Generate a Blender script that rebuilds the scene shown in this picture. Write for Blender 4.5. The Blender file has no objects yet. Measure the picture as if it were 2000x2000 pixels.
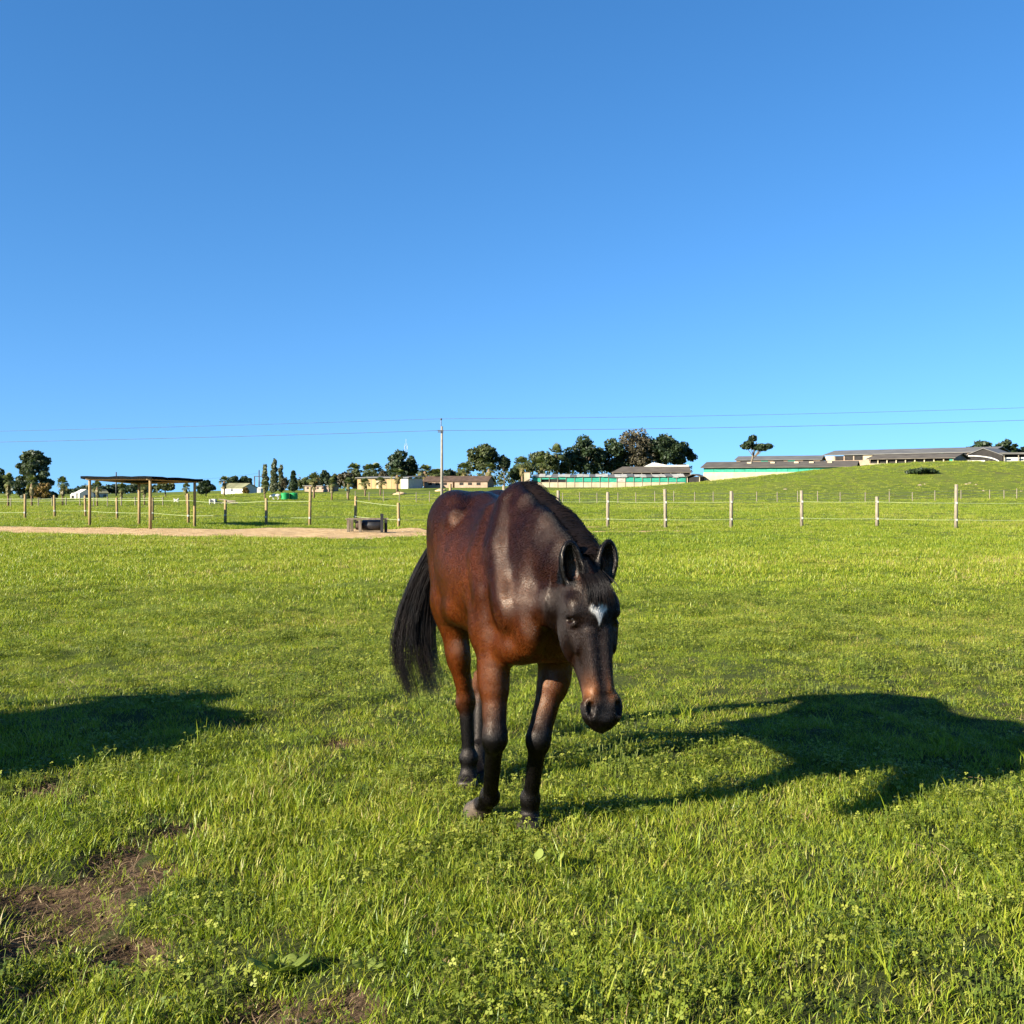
import bpy, math, random
import numpy as np
from mathutils import Vector, Matrix

# ------------------------------------------------------------------ camera, sky, sun
scn = bpy.context.scene
COL = scn.collection
CAM_H = 1.6
F = 2000.0            # focal length in photograph pixels (2000 px wide)
HZ = 950.0            # photograph row of eye level
cam_d = bpy.data.cameras.new('camera'); cam = bpy.data.objects.new('camera', cam_d); COL.objects.link(cam)
cam.location = (0, 0, CAM_H); cam.rotation_euler = (math.radians(90), 0, 0)
cam_d.sensor_width = 36; cam_d.lens = 36; cam_d.shift_y = -0.025
cam_d.clip_start = 0.05; cam_d.clip_end = 6000
scn.camera = cam

SUN_AZ = math.radians(33)      # light travels to the right and away from the camera
SUN_EL = math.radians(22)
SDIR = Vector((math.cos(SUN_AZ) * math.cos(SUN_EL), math.sin(SUN_AZ) * math.cos(SUN_EL), -math.sin(SUN_EL)))
w = bpy.data.worlds.new('World'); scn.world = w; w.use_nodes = True
wn = w.node_tree.nodes; wl = w.node_tree.links
for n in list(wn): wn.remove(n)
sky = wn.new('ShaderNodeTexSky'); sky.sky_type = 'NISHITA'; sky.sun_disc = False
sky.sun_elevation = SUN_EL
sky.sun_rotation = math.atan2(-SDIR.x, -SDIR.y)
sky.altitude = 0; sky.air_density = 1.0; sky.dust_density = 0.0; sky.ozone_density = 4.0
tcw = wn.new('ShaderNodeTexCoord'); sep = wn.new('ShaderNodeSeparateXYZ'); cmb = wn.new('ShaderNodeCombineXYZ'); lift_z = wn.new('ShaderNodeMath')
lift_z.operation = 'MULTIPLY_ADD'; lift_z.inputs[1].default_value = .95; lift_z.inputs[2].default_value = .16      # very clear air: no yellow band at eye level
wl.new(tcw.outputs['Generated'], sep.inputs[0]); wl.new(sep.outputs[0], cmb.inputs[0]); wl.new(sep.outputs[1], cmb.inputs[1]); wl.new(sep.outputs[2], lift_z.inputs[0]); wl.new(lift_z.outputs[0], cmb.inputs[2]); wl.new(cmb.outputs[0], sky.inputs[0])
hsv = wn.new('ShaderNodeHueSaturation'); hsv.inputs['Saturation'].default_value = 1.2; hsv.inputs['Hue'].default_value = 0.5015
bg = wn.new('ShaderNodeBackground'); bg.inputs['Strength'].default_value = 0.074
wo = wn.new('ShaderNodeOutputWorld')
wl.new(sky.outputs[0], hsv.inputs['Color']); wl.new(hsv.outputs[0], bg.inputs['Color']); wl.new(bg.outputs[0], wo.inputs['Surface'])
sd = bpy.data.lights.new('sun', 'SUN'); sun = bpy.data.objects.new('sun', sd); COL.objects.link(sun)
sd.energy = 5.0; sd.angle = math.radians(0.53); sd.color = (1.0, 0.93, 0.80)
sun.rotation_euler = SDIR.to_track_quat('-Z', 'Y').to_euler(); sun.location = (-20, -20, 30)
scn.view_settings.view_transform = 'Standard'; scn.view_settings.look = 'None'
scn.view_settings.exposure = 1.75; scn.view_settings.gamma = 1.0
scn.view_settings.use_curve_mapping = False
scn.render.engine = 'CYCLES'
scn.cycles.max_bounces = 3; scn.cycles.diffuse_bounces = 2; scn.cycles.glossy_bounces = 2; scn.cycles.transmission_bounces = 2; scn.cycles.transparent_max_bounces = 8

rng = np.random.default_rng(7); random.seed(7)

# ------------------------------------------------------------------ helpers
def tag(o, label=None, cat=None, group=None, kind=None):
    if label: o['label'] = label
    if cat: o['category'] = cat
    if group: o['group'] = group
    if kind: o['kind'] = kind
    return o

def link(name, me, mat=None, parent=None, loc=None):
    o = bpy.data.objects.new(name, me); COL.objects.link(o)
    if mat is not None and me is not None and not me.materials: me.materials.append(mat)
    if loc is not None: o.location = loc
    if parent is not None: o.parent = parent
    return o

def empty(name, loc=(0, 0, 0), rz=0.0):
    o = bpy.data.objects.new(name, None); COL.objects.link(o)
    o.location = loc; o.rotation_euler = (0, 0, rz); o.empty_display_size = 0.2
    return o

def np_mesh(name, V, faces, smooth=False, attrs=None):
    """V (n,3); faces = list of int arrays (m,k), fast"""
    me = bpy.data.meshes.new(name)
    V = np.asarray(V, np.float32)
    if not isinstance(faces, (list, tuple)): faces = [faces]
    faces = [np.asarray(f, np.int32) for f in faces if len(f)]
    me.vertices.add(len(V)); me.vertices.foreach_set('co', V.ravel())
    nl = sum(f.size for f in faces); npoly = sum(len(f) for f in faces)
    me.loops.add(nl); me.polygons.add(npoly)
    me.loops.foreach_set('vertex_index', np.concatenate([f.ravel() for f in faces]))
    tot = np.concatenate([np.full(len(f), f.shape[1], np.int32) for f in faces])
    st = np.concatenate([[0], np.cumsum(tot)[:-1]]).astype(np.int32)
    me.polygons.foreach_set('loop_start', st); me.polygons.foreach_set('loop_total', tot)
    if smooth: me.polygons.foreach_set('use_smooth', np.ones(npoly, bool))
    for k, a in (attrs or {}).items():
        a = np.asarray(a, np.float32)
        if a.ndim == 1:
            at = me.attributes.new(k, 'FLOAT', 'POINT'); at.data.foreach_set('value', a)
        else:
            at = me.attributes.new(k, 'FLOAT_COLOR', 'POINT')
            c = np.ones((len(a), 4), np.float32); c[:, :3] = a; at.data.foreach_set('color', c.ravel())
    me.update(calc_edges=True); me.validate()
    return me

class MB:
    """collects boxes, tubes and polygons into one mesh"""
    def __init__(s): s.v = []; s.f = []
    def add(s, v, f):
        b = len(s.v); s.v += [tuple(p) for p in v]; s.f += [tuple(i + b for i in q) for q in f]
    def box(s, x0, x1, y0, y1, z0, z1):
        s.add([(x0,y0,z0),(x1,y0,z0),(x1,y1,z0),(x0,y1,z0),(x0,y0,z1),(x1,y0,z1),(x1,y1,z1),(x0,y1,z1)],
              [(0,3,2,1),(4,5,6,7),(0,1,5,4),(1,2,6,5),(2,3,7,6),(3,0,4,7)])
    def tube(s, pts, rad, n=8, cap=True):
        pts = [Vector(p) for p in pts]; m = len(pts); v = []
        rad = rad if isinstance(rad, (list, tuple)) else [rad] * m
        for i, p in enumerate(pts):
            t = (pts[min(i+1, m-1)] - pts[max(i-1, 0)]).normalized()
            a = t.cross(Vector((0, 0, 1)) if abs(t.z) < .9 else Vector((1, 0, 0))).normalized(); b = t.cross(a)
            for k in range(n):
                th = 2*math.pi*k/n; v.append(p + (a*math.cos(th) + b*math.sin(th)) * rad[i])
        f = [(i*n+k, i*n+(k+1) % n, (i+1)*n+(k+1) % n, (i+1)*n+k) for i in range(m-1) for k in range(n)]
        if cap: f += [tuple(range(n))[::-1], tuple(range((m-1)*n, m*n))]
        s.add(v, f)
    def mesh(s, name, smooth=False):
        me = bpy.data.meshes.new(name); me.from_pydata(s.v, [], s.f); me.update()
        if smooth: me.polygons.foreach_set('use_smooth', [True] * len(me.polygons))
        return me
    def build(s, name, mat, parent=None, smooth=False, loc=None):
        return link(name, s.mesh(name, smooth), mat, parent, loc)

def copy_tree(o, parent=None):
    c = o.copy(); COL.objects.link(c); c.parent = parent
    for ch in list(o.children): copy_tree(ch, c)
    return c

# value noise in numpy
def hash2(ix, iy, s):
    n = (ix.astype(np.int64) * 374761393 + iy.astype(np.int64) * 668265263 + s * 974634777) & 0x7fffffff
    n = ((n ^ (n >> 13)) * 1274126177) & 0x7fffffff
    return ((n ^ (n >> 16)) & 0xffff) / 65535.0
def vnoise(x, y, s=0):
    x = np.asarray(x, float); y = np.asarray(y, float)
    ix = np.floor(x); iy = np.floor(y); fx = x-ix; fy = y-iy
    fx = fx*fx*(3-2*fx); fy = fy*fy*(3-2*fy)
    a = hash2(ix, iy, s); b = hash2(ix+1, iy, s); c = hash2(ix, iy+1, s); d = hash2(ix+1, iy+1, s)
    return (a*(1-fx)+b*fx)*(1-fy) + (c*(1-fx)+d*fx)*fy
def fbm(x, y, s=0, o=3):
    t = 0; a = .5; tot = 0
    for i in range(o): t = t + a*vnoise(x*2**i, y*2**i, s+i*17); tot += a; a *= .5
    return t/tot
def sstep(a, b, x):
    t = np.clip((x-a)/(b-a), 0, 1); return t*t*(3-2*t)

# ------------------------------------------------------------------ materials
def newmat(name):
    m = bpy.data.materials.new(name); m.use_nodes = True
    nt = m.node_tree
    for n in list(nt.nodes): nt.nodes.remove(n)
    out = nt.nodes.new('ShaderNodeOutputMaterial')
    return m, nt.nodes, nt.links, out

def ramp(N, stops, interp='LINEAR'):
    r = N.new('ShaderNodeValToRGB'); e = r.color_ramp.elements; r.color_ramp.interpolation = interp
    while len(e) > 1: e.remove(e[-1])
    e[0].position = stops[0][0]; e[0].color = (*stops[0][1], 1)
    for p, c in stops[1:]:
        q = e.new(p); q.color = (*c, 1)
    return r

def simple(name, c1, c2, scale=5.0, rough=.8, bump=.3, stretch=(1, 1, 1), spec=.3, metallic=0, detail=6):
    m, N, L, out = newmat(name)
    p = N.new('ShaderNodeBsdfPrincipled'); L.new(p.outputs[0], out.inputs[0])
    tc = N.new('ShaderNodeTexCoord'); mp = N.new('ShaderNodeMapping'); mp.inputs['Scale'].default_value = stretch
    L.new(tc.outputs['Object'], mp.inputs[0])
    nz = N.new('ShaderNodeTexNoise'); nz.inputs['Scale'].default_value = scale; nz.inputs['Detail'].default_value = detail
    L.new(mp.outputs[0], nz.inputs['Vector'])
    r = ramp(N, [(.3, c1), (.7, c2)]); L.new(nz.outputs[0], r.inputs[0]); L.new(r.outputs[0], p.inputs['Base Color'])
    p.inputs['Roughness'].default_value = rough; p.inputs['Specular IOR Level'].default_value = spec
    p.inputs['Metallic'].default_value = metallic
    if bump:
        b = N.new('ShaderNodeBump'); b.inputs['Strength'].default_value = bump; b.inputs['Distance'].default_value = .02
        L.new(nz.outputs[0], b.inputs['Height']); L.new(b.outputs[0], p.inputs['Normal'])
    return m

def leafmat(name, stops, trans=.35, rough=.5, spec=.25, attr='tint', inst=False, warm=(1.15, 1.25, .5)):
    """leaf / blade material: colour from a per-leaf attribute, some light passes through"""
    m, N, L, out = newmat(name)
    a = N.new('ShaderNodeAttribute'); a.attribute_name = attr
    r = ramp(N, stops)
    fac = a.outputs['Fac']
    if inst:
        a2 = N.new('ShaderNodeAttribute'); a2.attribute_name = 'itint'; a2.attribute_type = 'INSTANCER'
        ad = N.new('ShaderNodeMath'); ad.operation = 'ADD'; L.new(a.outputs['Fac'], ad.inputs[0]); L.new(a2.outputs['Fac'], ad.inputs[1])
        fac = ad.outputs[0]
    L.new(fac, r.inputs[0])
    p = N.new('ShaderNodeBsdfPrincipled'); L.new(r.outputs[0], p.inputs['Base Color'])
    p.inputs['Roughness'].default_value = rough; p.inputs['Specular IOR Level'].default_value = spec
    t = N.new('ShaderNodeBsdfTranslucent')
    mc = N.new('ShaderNodeMix'); mc.data_type = 'RGBA'; mc.blend_type = 'MULTIPLY'; mc.inputs['Factor'].default_value = 1
    L.new(r.outputs[0], mc.inputs[6]); mc.inputs[7].default_value = (*warm, 1); L.new(mc.outputs[2], t.inputs['Color'])
    mx = N.new('ShaderNodeMixShader'); mx.inputs[0].default_value = trans
    L.new(p.outputs[0], mx.inputs[1]); L.new(t.outputs[0], mx.inputs[2]); L.new(mx.outputs[0], out.inputs[0])
    return m

M = {}
M['post'] = simple('post_wood', (.19, .125, .055), (.34, .235, .11), 9, .85, .4, (4, 4, .6))
M['post_grey'] = simple('weathered_wood', (.16, .13, .09), (.28, .235, .165), 9, .9, .4, (4, 4, .6))
M['tape'] = simple('fence_tape', (.27, .31, .15), (.36, .39, .21), 3, .6, 0)
M['insul'] = simple('insulator', (.35, .34, .31), (.45, .44, .40), 5, .5, 0)
M['net'] = simple('shade_net', (.003, .004, .004), (.010, .011, .010), 14, 1.0, .5, spec=.02)
M['black'] = simple('black_plastic', (.006, .006, .007), (.02, .018, .018), 4, .45, .2, spec=.4)
M['white'] = simple('white_wall', (.42, .40, .35), (.55, .53, .47), 1.2, .9, .1)
M['cream'] = simple('cream_wall', (.32, .26, .16), (.44, .37, .25), .9, .9, .15)
M['ochre'] = simple('ochre_wall', (.24, .165, .07), (.34, .24, .11), .7, .9, .2, (3, 3, .4))
M['pinkwall'] = simple('pinkish_wall', (.24, .165, .11), (.33, .24, .17), .9, .9, .15)
M['roof'] = simple('old_sheet_roof', (.06, .048, .034), (.13, .108, .078), .6, .7, .3, (1, 4, 1))
M['roofgrey'] = simple('grey_sheet_roof', (.085, .08, .07), (.155, .145, .125), .5, .6, .3, (1, 4, 1))
M['roofbrown'] = simple('brown_roof', (.05, .03, .02), (.1, .064, .045), 1, .85, .3)
M['roofmoss'] = simple('mossy_roof', (.09, .09, .045), (.2, .19, .1), .8, .9, .3)
M['green'] = simple('green_netting', (.012, .17, .105), (.04, .30, .2), 1.0, .7, .3, (1, 1, 5))
M['tank'] = simple('green_plastic', (.01, .2, .05), (.015, .27, .07), 1, .45, 0)
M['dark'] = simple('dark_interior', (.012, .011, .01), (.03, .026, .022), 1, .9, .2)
M['glass'] = simple('window_glass', (.015, .02, .025), (.04, .05, .06), 1, .15, 0, spec=.5)
M['sheet'] = simple('torn_plastic', (.24, .22, .17), (.46, .44, .38), .8, .6, .5, (1, 1, 4))
M['pole'] = simple('concrete_pole', (.17, .15, .12), (.27, .24, .19), 3, .85, .2)
M['metal'] = simple('dark_metal', (.05, .05, .05), (.12, .12, .12), 3, .5, 0, metallic=.5)
M['mast'] = simple('mast_paint', (.30, .34, .4), (.45, .48, .52), 1, .6, 0)
M['wire'] = simple('power_cable', (.05, .06, .07), (.1, .11, .12), 1, .6, 0)
M['bark'] = simple('bark', (.08, .06, .04), (.2, .16, .11), 3, .95, .6, (3, 3, .6))
M['palmbark'] = simple('palm_trunk_fibre', (.09, .055, .03), (.22, .145, .085), 5, .95, .8, (1, 1, 3))
M['rock'] = simple('pale_rubble', (.22, .165, .1), (.36, .28, .19), 3, .9, .6)
M['hair'] = simple('dark_hair', (.0035, .003, .0028), (.014, .008, .0055), 8, .42, 0, spec=.22)
M['eye'] = simple('horse_eye', (.006, .004, .003), (.012, .007, .005), 3, .06, 0, spec=.7)
M['euc'] = leafmat('eucalyptus_leaf', [(0, (.022, .038, .018)), (1, (.085, .105, .05))], .25)
M['dark_leaf'] = leafmat('dark_leaf', [(0, (.014, .026, .012)), (1, (.05, .072, .028))], .2)
M['olive_leaf'] = leafmat('olive_leaf', [(0, (.03, .042, .015)), (.7, (.085, .1, .035)), (1, (.13, .11, .045))], .25)
M['poplar_leaf'] = leafmat('poplar_leaf', [(0, (.07, .085, .05)), (1, (.2, .21, .12))], .3)
M['rust_leaf'] = leafmat('rusty_leaf', [(0, (.11, .07, .02)), (1, (.26, .17, .05))], .3)
M['bare_twig'] = leafmat('bare_twigs', [(0, (.04, .036, .02)), (1, (.115, .095, .055))], .15)
M['palm_leaf'] = leafmat('palm_leaf', [(0, (.045, .06, .02)), (.7, (.13, .15, .05)), (1, (.22, .17, .07))], .25)
M['weed'] = leafmat('weed_leaf', [(0, (.075, .11, .016)), (1, (.2, .24, .05))], .35, .65, .1)
GRASS = [(0.0, (.038, .078, .008)), (.28, (.118, .178, .012)), (.55, (.215, .272, .018)), (.8, (.32, .33, .03)), (.93, (.34, .31, .07)), (1.0, (.36, .27, .11))]
M['grass'] = leafmat('grass_blade', GRASS, .38, .45, .3, inst=True, warm=(1.2, 1.25, .4))
M['clover'] = leafmat('clover_leaf', [(0, (.07, .105, .012)), (.5, (.165, .20, .022)), (1, (.275, .285, .045))], .3, .5, .25, inst=True)
M['straw'] = leafmat('dry_stalk', [(0, (.07, .04, .02)), (.5, (.19, .125, .065)), (1, (.34, .25, .14))], .2, .7, .15, inst=True, warm=(1, 1, .8))

# ------------------------------------------------------------------ terrain
def XZ(px, py, Y): return (px-1000.0)/F*Y, CAM_H-(py-HZ)/F*Y
ctl = [(x, y, 0.0) for x in (-90, -45, -15, 0, 15, 45, 90) for y in (-40, 0, 25, 50)]
ctl += [(x, 75, 0.0) for x in (-70, -35, 0, 35, 70)]
for px, py, Y in [(1100,983,112),(1300,981,112),(1500,980,112),(1750,978,112),(2000,975,112),(2250,974,112),(780,982,112),(300,988,85),(0,988,86),(500,986,92),
                  (2000,970,124),(1750,971,124),(1550,972,124),(2000,903,162),(2300,900,162),(1850,904,162),(1700,911,162),(1600,919,162),(1500,927,162),(1430,935,162),(1385,944,165),
                  (1340,951,190),(1200,952,190),(1040,953,190),(980,955,200),(880,954,220),(760,955,228),(640,958,215),(540,968,170),(430,966,190),(300,966,190),(170,976,125),(0,977,140),(-200,978,140)]:
    X, Z = XZ(px, py, Y); ctl.append((X, Y, Z))
for px, Z, Y in [(2300,6,320),(2000,5.8,320),(1800,5.4,320),(1600,4.2,320),(1400,2.6,320),(1200,1.4,320),(1000,0.6,320),(700,0.3,320),(300,-2.5,320),(0,-3,320),(-300,-3,320),
                 (2300,-2,600),(1500,-8,600),(1000,-12,600),(500,-14,600),(-300,-14,600),(2300,-22,950),(1000,-25,950),(-300,-25,950)]:
    ctl.append(((px-1000)/F*Y, Y, Z))
ctl = np.array(ctl, float)
def tps_fit(c):
    P = c[:, :2]/100.0; n = len(P)
    d2 = ((P[:, None]-P[None])**2).sum(-1); K = np.where(d2 > 0, .5*d2*np.log(np.maximum(d2, 1e-12)), 0)
    K += np.eye(n)*2e-4
    A = np.zeros((n+3, n+3)); A[:n, :n] = K; A[:n, n] = 1; A[:n, n+1:] = P; A[n, :n] = 1; A[n+1:, :n] = P.T
    b = np.zeros(n+3); b[:n] = c[:, 2]
    return np.linalg.solve(A, b)
TW = tps_fit(ctl)
def hill(x, y):
    x = np.asarray(x, float).ravel(); y = np.asarray(y, float).ravel()
    lim = np.maximum(90, .75*np.maximum(y, 0)); xx = np.clip(x, -lim, lim); yy = np.clip(y, -40, 950)
    out = np.empty(len(x)); P = ctl[:, :2]/100
    for i in range(0, len(x), 40000):
        q = np.stack([xx[i:i+40000], yy[i:i+40000]], 1)/100
        d2 = ((q[:, None]-P[None])**2).sum(-1)
        out[i:i+40000] = (.5*d2*np.log(np.maximum(d2, 1e-12))) @ TW[:len(P)] + TW[len(P)] + q @ TW[len(P)+1:]
    k = sstep(48, 70, y)
    return out*k
# bare patches of soil, in photograph pixels: centre, half sizes, strength
BLOBS = [(60,1752,150,40,1.0),(85,1800,70,50,1.0),(235,1835,78,34,1.0),(228,1670,44,30,1.0),(50,1905,80,30,.8),(362,1628,56,19,.95),(500,1965,95,48,1.0),(660,1955,55,36,.9),
         (75,1548,50,18,1.0),(160,1564,38,17,1.0),(662,1460,46,13,1.0),(910,1862,34,30,.55),(1085,1815,25,14,.6),(715,1985,40,30,.8),(1255,1843,45,18,.6),(330,1850,90,20,.5),(290,1700,70,26,.7),(1850,1760,40,14,.4),(1560,1930,50,18,.4)]
def bare_field(x, y):
    x = np.asarray(x, float); y = np.asarray(y, float)
    r = np.zeros_like(x)
    n = (fbm(x*5, y*5, 3, 3)-.5)*1.6
    for px, py, a, b, s in BLOBS:
        Y = CAM_H*F/(py-HZ); X = (px-1000)/F*Y
        sx = a/F*Y; sy = b*Y*Y/(CAM_H*F)
        d = np.sqrt(((x-X)/sx)**2 + ((y-Y)/sy)**2)
        r = np.maximum(r, s*sstep(1.55, .55, d+n*.6))
    return r
def sand_field(x, y):
    x = np.asarray(x, float); y = np.asarray(y, float)
    n = (fbm(x*.45, y*.45, 11, 3)-.5)
    front = 33.3 + 1.2*np.sin(x*.35+1) + n*3.2 - 1.6*np.exp(-((x+5.0)/2.2)**2)
    back = 39.6 + n*3.0 + .12*(-x-12)
    m = np.minimum(sstep(0, .9, y-front), sstep(0, 1.0, back-y))
    m = m * sstep(-2.2, -3.6, x + n*3)
    t = np.exp(-((x-4.3)/1.7)**2-((y-36.2)/.55)**2)*1.5 + np.exp(-((x-3.2)/.5)**2-((y-39.8)/.3)**2) + np.exp(-((x-5.2)/.7)**2-((y-39.6)/.3)**2)*.8
    t2 = np.exp(-((x+9.5)/2.5)**2-((y-42.3)/.35)**2)*.9 + np.exp(-((x+12.3)/1.1)**2-((y-43.2)/.3)**2)*.9
    return np.clip(np.maximum(m, np.clip(np.maximum(t, t2), 0, 1)), 0, 1)
FEET = [(0.077,4.78),(-0.14,4.93),(-0.23,5.41),(-0.17,5.5)]
def relief(x, y):
    a = (fbm(x*.55, y*.55, 21, 2)-.5)*.16 + (fbm(x*2.1, y*2.1, 29, 2)-.5)*.07 + (fbm(x*7, y*7, 31, 2)-.5)*.022
    fd = np.full_like(x, 9.0)
    for fx, fy in FEET: fd = np.minimum(fd, np.hypot(x-fx, y-fy))
    a = a * (.15+.85*sstep(.25, 1.6, fd)) * (.25+.75*sstep(60, 12, y)) * sstep(45, 15, np.abs(x)) * sstep(-12, 0, y)
    g = (fbm(x*.05, y*.05, 41, 3)-.5)*1.2*sstep(70, 120, y)*sstep(900, 300, y)
    return a - .055*bare_field(x, y)*(y < 12) + g
def ground(x, y):
    x = np.atleast_1d(np.asarray(x, float)); y = np.atleast_1d(np.asarray(y, float))
    return hill(x, y) + relief(x, y)
def gz(x, y): return float(ground(x, y)[0])
def hit(px, py, y0=20, y1=420):
    """where the line of sight through a photograph pixel meets the ground"""
    Y = np.linspace(y0, y1, 900); X = (px-1000)/F*Y; Z = CAM_H-(py-HZ)/F*Y
    g = ground(X, Y); k = np.nonzero(Z <= g)[0]
    i = k[0] if len(k) else len(Y)-1
    return float(X[i]), float(Y[i]), float(g[i])

def axis(segs):
    out = [segs[0][0]]
    for a, b, s0, s1 in segs:
        p = a; n = max(2, int(round((b-a)/((s0+s1)/2)))); t = np.linspace(0, 1, n+1)[1:]
        # spacing grows smoothly from s0 to s1
        c = np.cumsum(np.linspace(s0, s1, n)); out += list(a+(b-a)*c/c[-1])
    return np.array(out)
ys = axis([(-40,0,5,.6),(0,2.2,.5,.08),(2.2,7.5,.045,.06),(7.5,14,.06,.16),(14,31,.16,.35),(31,45,.3,.35),(45,180,.8,2.4),(180,340,2.5,6),(340,3200,8,180)])
xh = axis([(0,5,.05,.06),(5,9,.06,.2),(9,22,.2,.3),(22,110,.5,2.6),(110,320,3,9),(320,2400,12,160)])
xs = np.concatenate([-xh[::-1][:-1], xh])
GX, GY = np.meshgrid(xs, ys); gx = GX.ravel(); gy = GY.ravel()
gzv = ground(gx, gy)
nx, ny = len(xs), len(ys)
ii = (np.arange(ny-1)[:, None]*nx + np.arange(nx-1)[None]).ravel()
gq = np.stack([ii, ii+1, ii+nx+1, ii+nx], 1)

m, N, L, out = newmat('pasture_ground')
p = N.new('ShaderNodeBsdfPrincipled'); L.new(p.outputs[0], out.inputs[0])
p.inputs['Roughness'].default_value = .95; p.inputs['Specular IOR Level'].default_value = .1
geo = N.new('ShaderNodeNewGeometry')
def noise(scale, detail=5, rough=.6, stretch=None):
    n = N.new('ShaderNodeTexNoise'); n.inputs['Scale'].default_value = scale; n.inputs['Detail'].default_value = detail; n.inputs['Roughness'].default_value = rough
    if stretch:
        mp = N.new('ShaderNodeMapping'); mp.inputs['Scale'].default_value = stretch; L.new(geo.outputs['Position'], mp.inputs[0]); L.new(mp.outputs[0], n.inputs['Vector'])
    else: L.new(geo.outputs['Position'], n.inputs['Vector'])
    return n
def mixc(fac, a, b):
    x = N.new('ShaderNodeMix'); x.data_type = 'RGBA'
    if isinstance(fac, float): x.inputs[0].default_value = fac
    else: L.new(fac, x.inputs[0])
    for s, v in ((6, a), (7, b)):
        if isinstance(v, tuple): x.inputs[s].default_value = (*v, 1)
        else: L.new(v, x.inputs[s])
    return x.outputs[2]
nf = noise(1.7, 8, .75); nl = noise(.09, 5, .6); nm = noise(.45, 6, .7)
gr1 = ramp(N, [(.32, (.04, .065, .009)), (.5, (.105, .14, .015)), (.68, (.18, .20, .028))]); L.new(nf.outputs[0], gr1.inputs[0])
gr2 = ramp(N, [(.35, (.075, .105, .012)), (.65, (.17, .185, .028))]); L.new(nl.outputs[0], gr2.inputs[0])
gr3 = ramp(N, [(.3, (.05, .08, .01)), (.7, (.16, .18, .024))]); L.new(nm.outputs[0], gr3.inputs[0])
gcol = mixc(.45, mixc(.5, gr1.outputs[0], gr2.outputs[0]), gr3.outputs[0])
# bank: dry tufts
ab = N.new('ShaderNodeAttribute'); ab.attribute_name = 'bank'
nb = noise(.35, 7, .7, (1, .5, 1.5)); rb = ramp(N, [(.5, (0, 0, 0)), (.72, (1, 1, 1))]); L.new(nb.outputs[0], rb.inputs[0])
mb = N.new('ShaderNodeMath'); mb.operation = 'MULTIPLY'; L.new(rb.outputs[0], mb.inputs[0]); L.new(ab.outputs['Fac'], mb.inputs[1])
gcol = mixc(mb.outputs[0], gcol, (.10, .095, .03))
# soil
n1 = noise(22, 8, .75); n2 = noise(90, 4, .7)
soil = ramp(N, [(.33, (.03, .019, .011)), (.52, (.115, .072, .042)), (.72, (.25, .17, .10))]); L.new(n1.outputs[0], soil.inputs[0])
a1 = N.new('ShaderNodeAttribute'); a1.attribute_name = 'bare'
def edge(att, nz, lo, hi, amp):
    q = N.new('ShaderNodeMath'); q.operation = 'MULTIPLY_ADD'; q.inputs[1].default_value = amp; L.new(nz.outputs[0], q.inputs[0]); L.new(att.outputs['Fac'], q.inputs[2])
    s = N.new('ShaderNodeMapRange'); s.inputs[1].default_value = lo+amp*.5; s.inputs[2].default_value = hi+amp*.5; L.new(q.outputs[0], s.inputs[0]); return s.outputs[0]
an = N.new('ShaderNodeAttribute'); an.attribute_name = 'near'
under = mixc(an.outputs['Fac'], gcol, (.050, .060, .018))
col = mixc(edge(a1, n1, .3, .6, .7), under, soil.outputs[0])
ns = noise(2.2, 7, .75); sandc = ramp(N, [(.3, (.27, .16, .07)), (.5, (.5, .33, .16)), (.66, (.62, .45, .25))]); L.new(ns.outputs[0], sandc.inputs[0])
a2 = N.new('ShaderNodeAttribute'); a2.attribute_name = 'sand'
nse = noise(1.3, 8, .75, (1, 1.6, 1))
col = mixc(edge(a2, nse, .38, .55, 1.0), col, sandc.outputs[0])
L.new(col, p.inputs['Base Color'])
bmp = N.new('ShaderNodeBump'); bmp.inputs['Strength'].default_value = .7; bmp.inputs['Distance'].default_value = .05; L.new(nf.outputs[0], bmp.inputs['Height'])
bm2 = N.new('ShaderNodeBump'); bm2.inputs['Strength'].default_value = 1.0; bm2.inputs['Distance'].default_value = .05; L.new(n1.outputs[0], bm2.inputs['Height']); L.new(bmp.outputs[0], bm2.inputs['Normal'])
L.new(bm2.outputs[0], p.inputs['Normal'])
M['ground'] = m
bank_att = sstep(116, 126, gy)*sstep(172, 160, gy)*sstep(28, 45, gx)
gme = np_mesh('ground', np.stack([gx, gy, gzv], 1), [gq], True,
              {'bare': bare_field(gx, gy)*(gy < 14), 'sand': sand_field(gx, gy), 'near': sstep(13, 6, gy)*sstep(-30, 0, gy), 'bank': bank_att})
tag(link('ground', gme, M['ground']), kind='structure')

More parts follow.
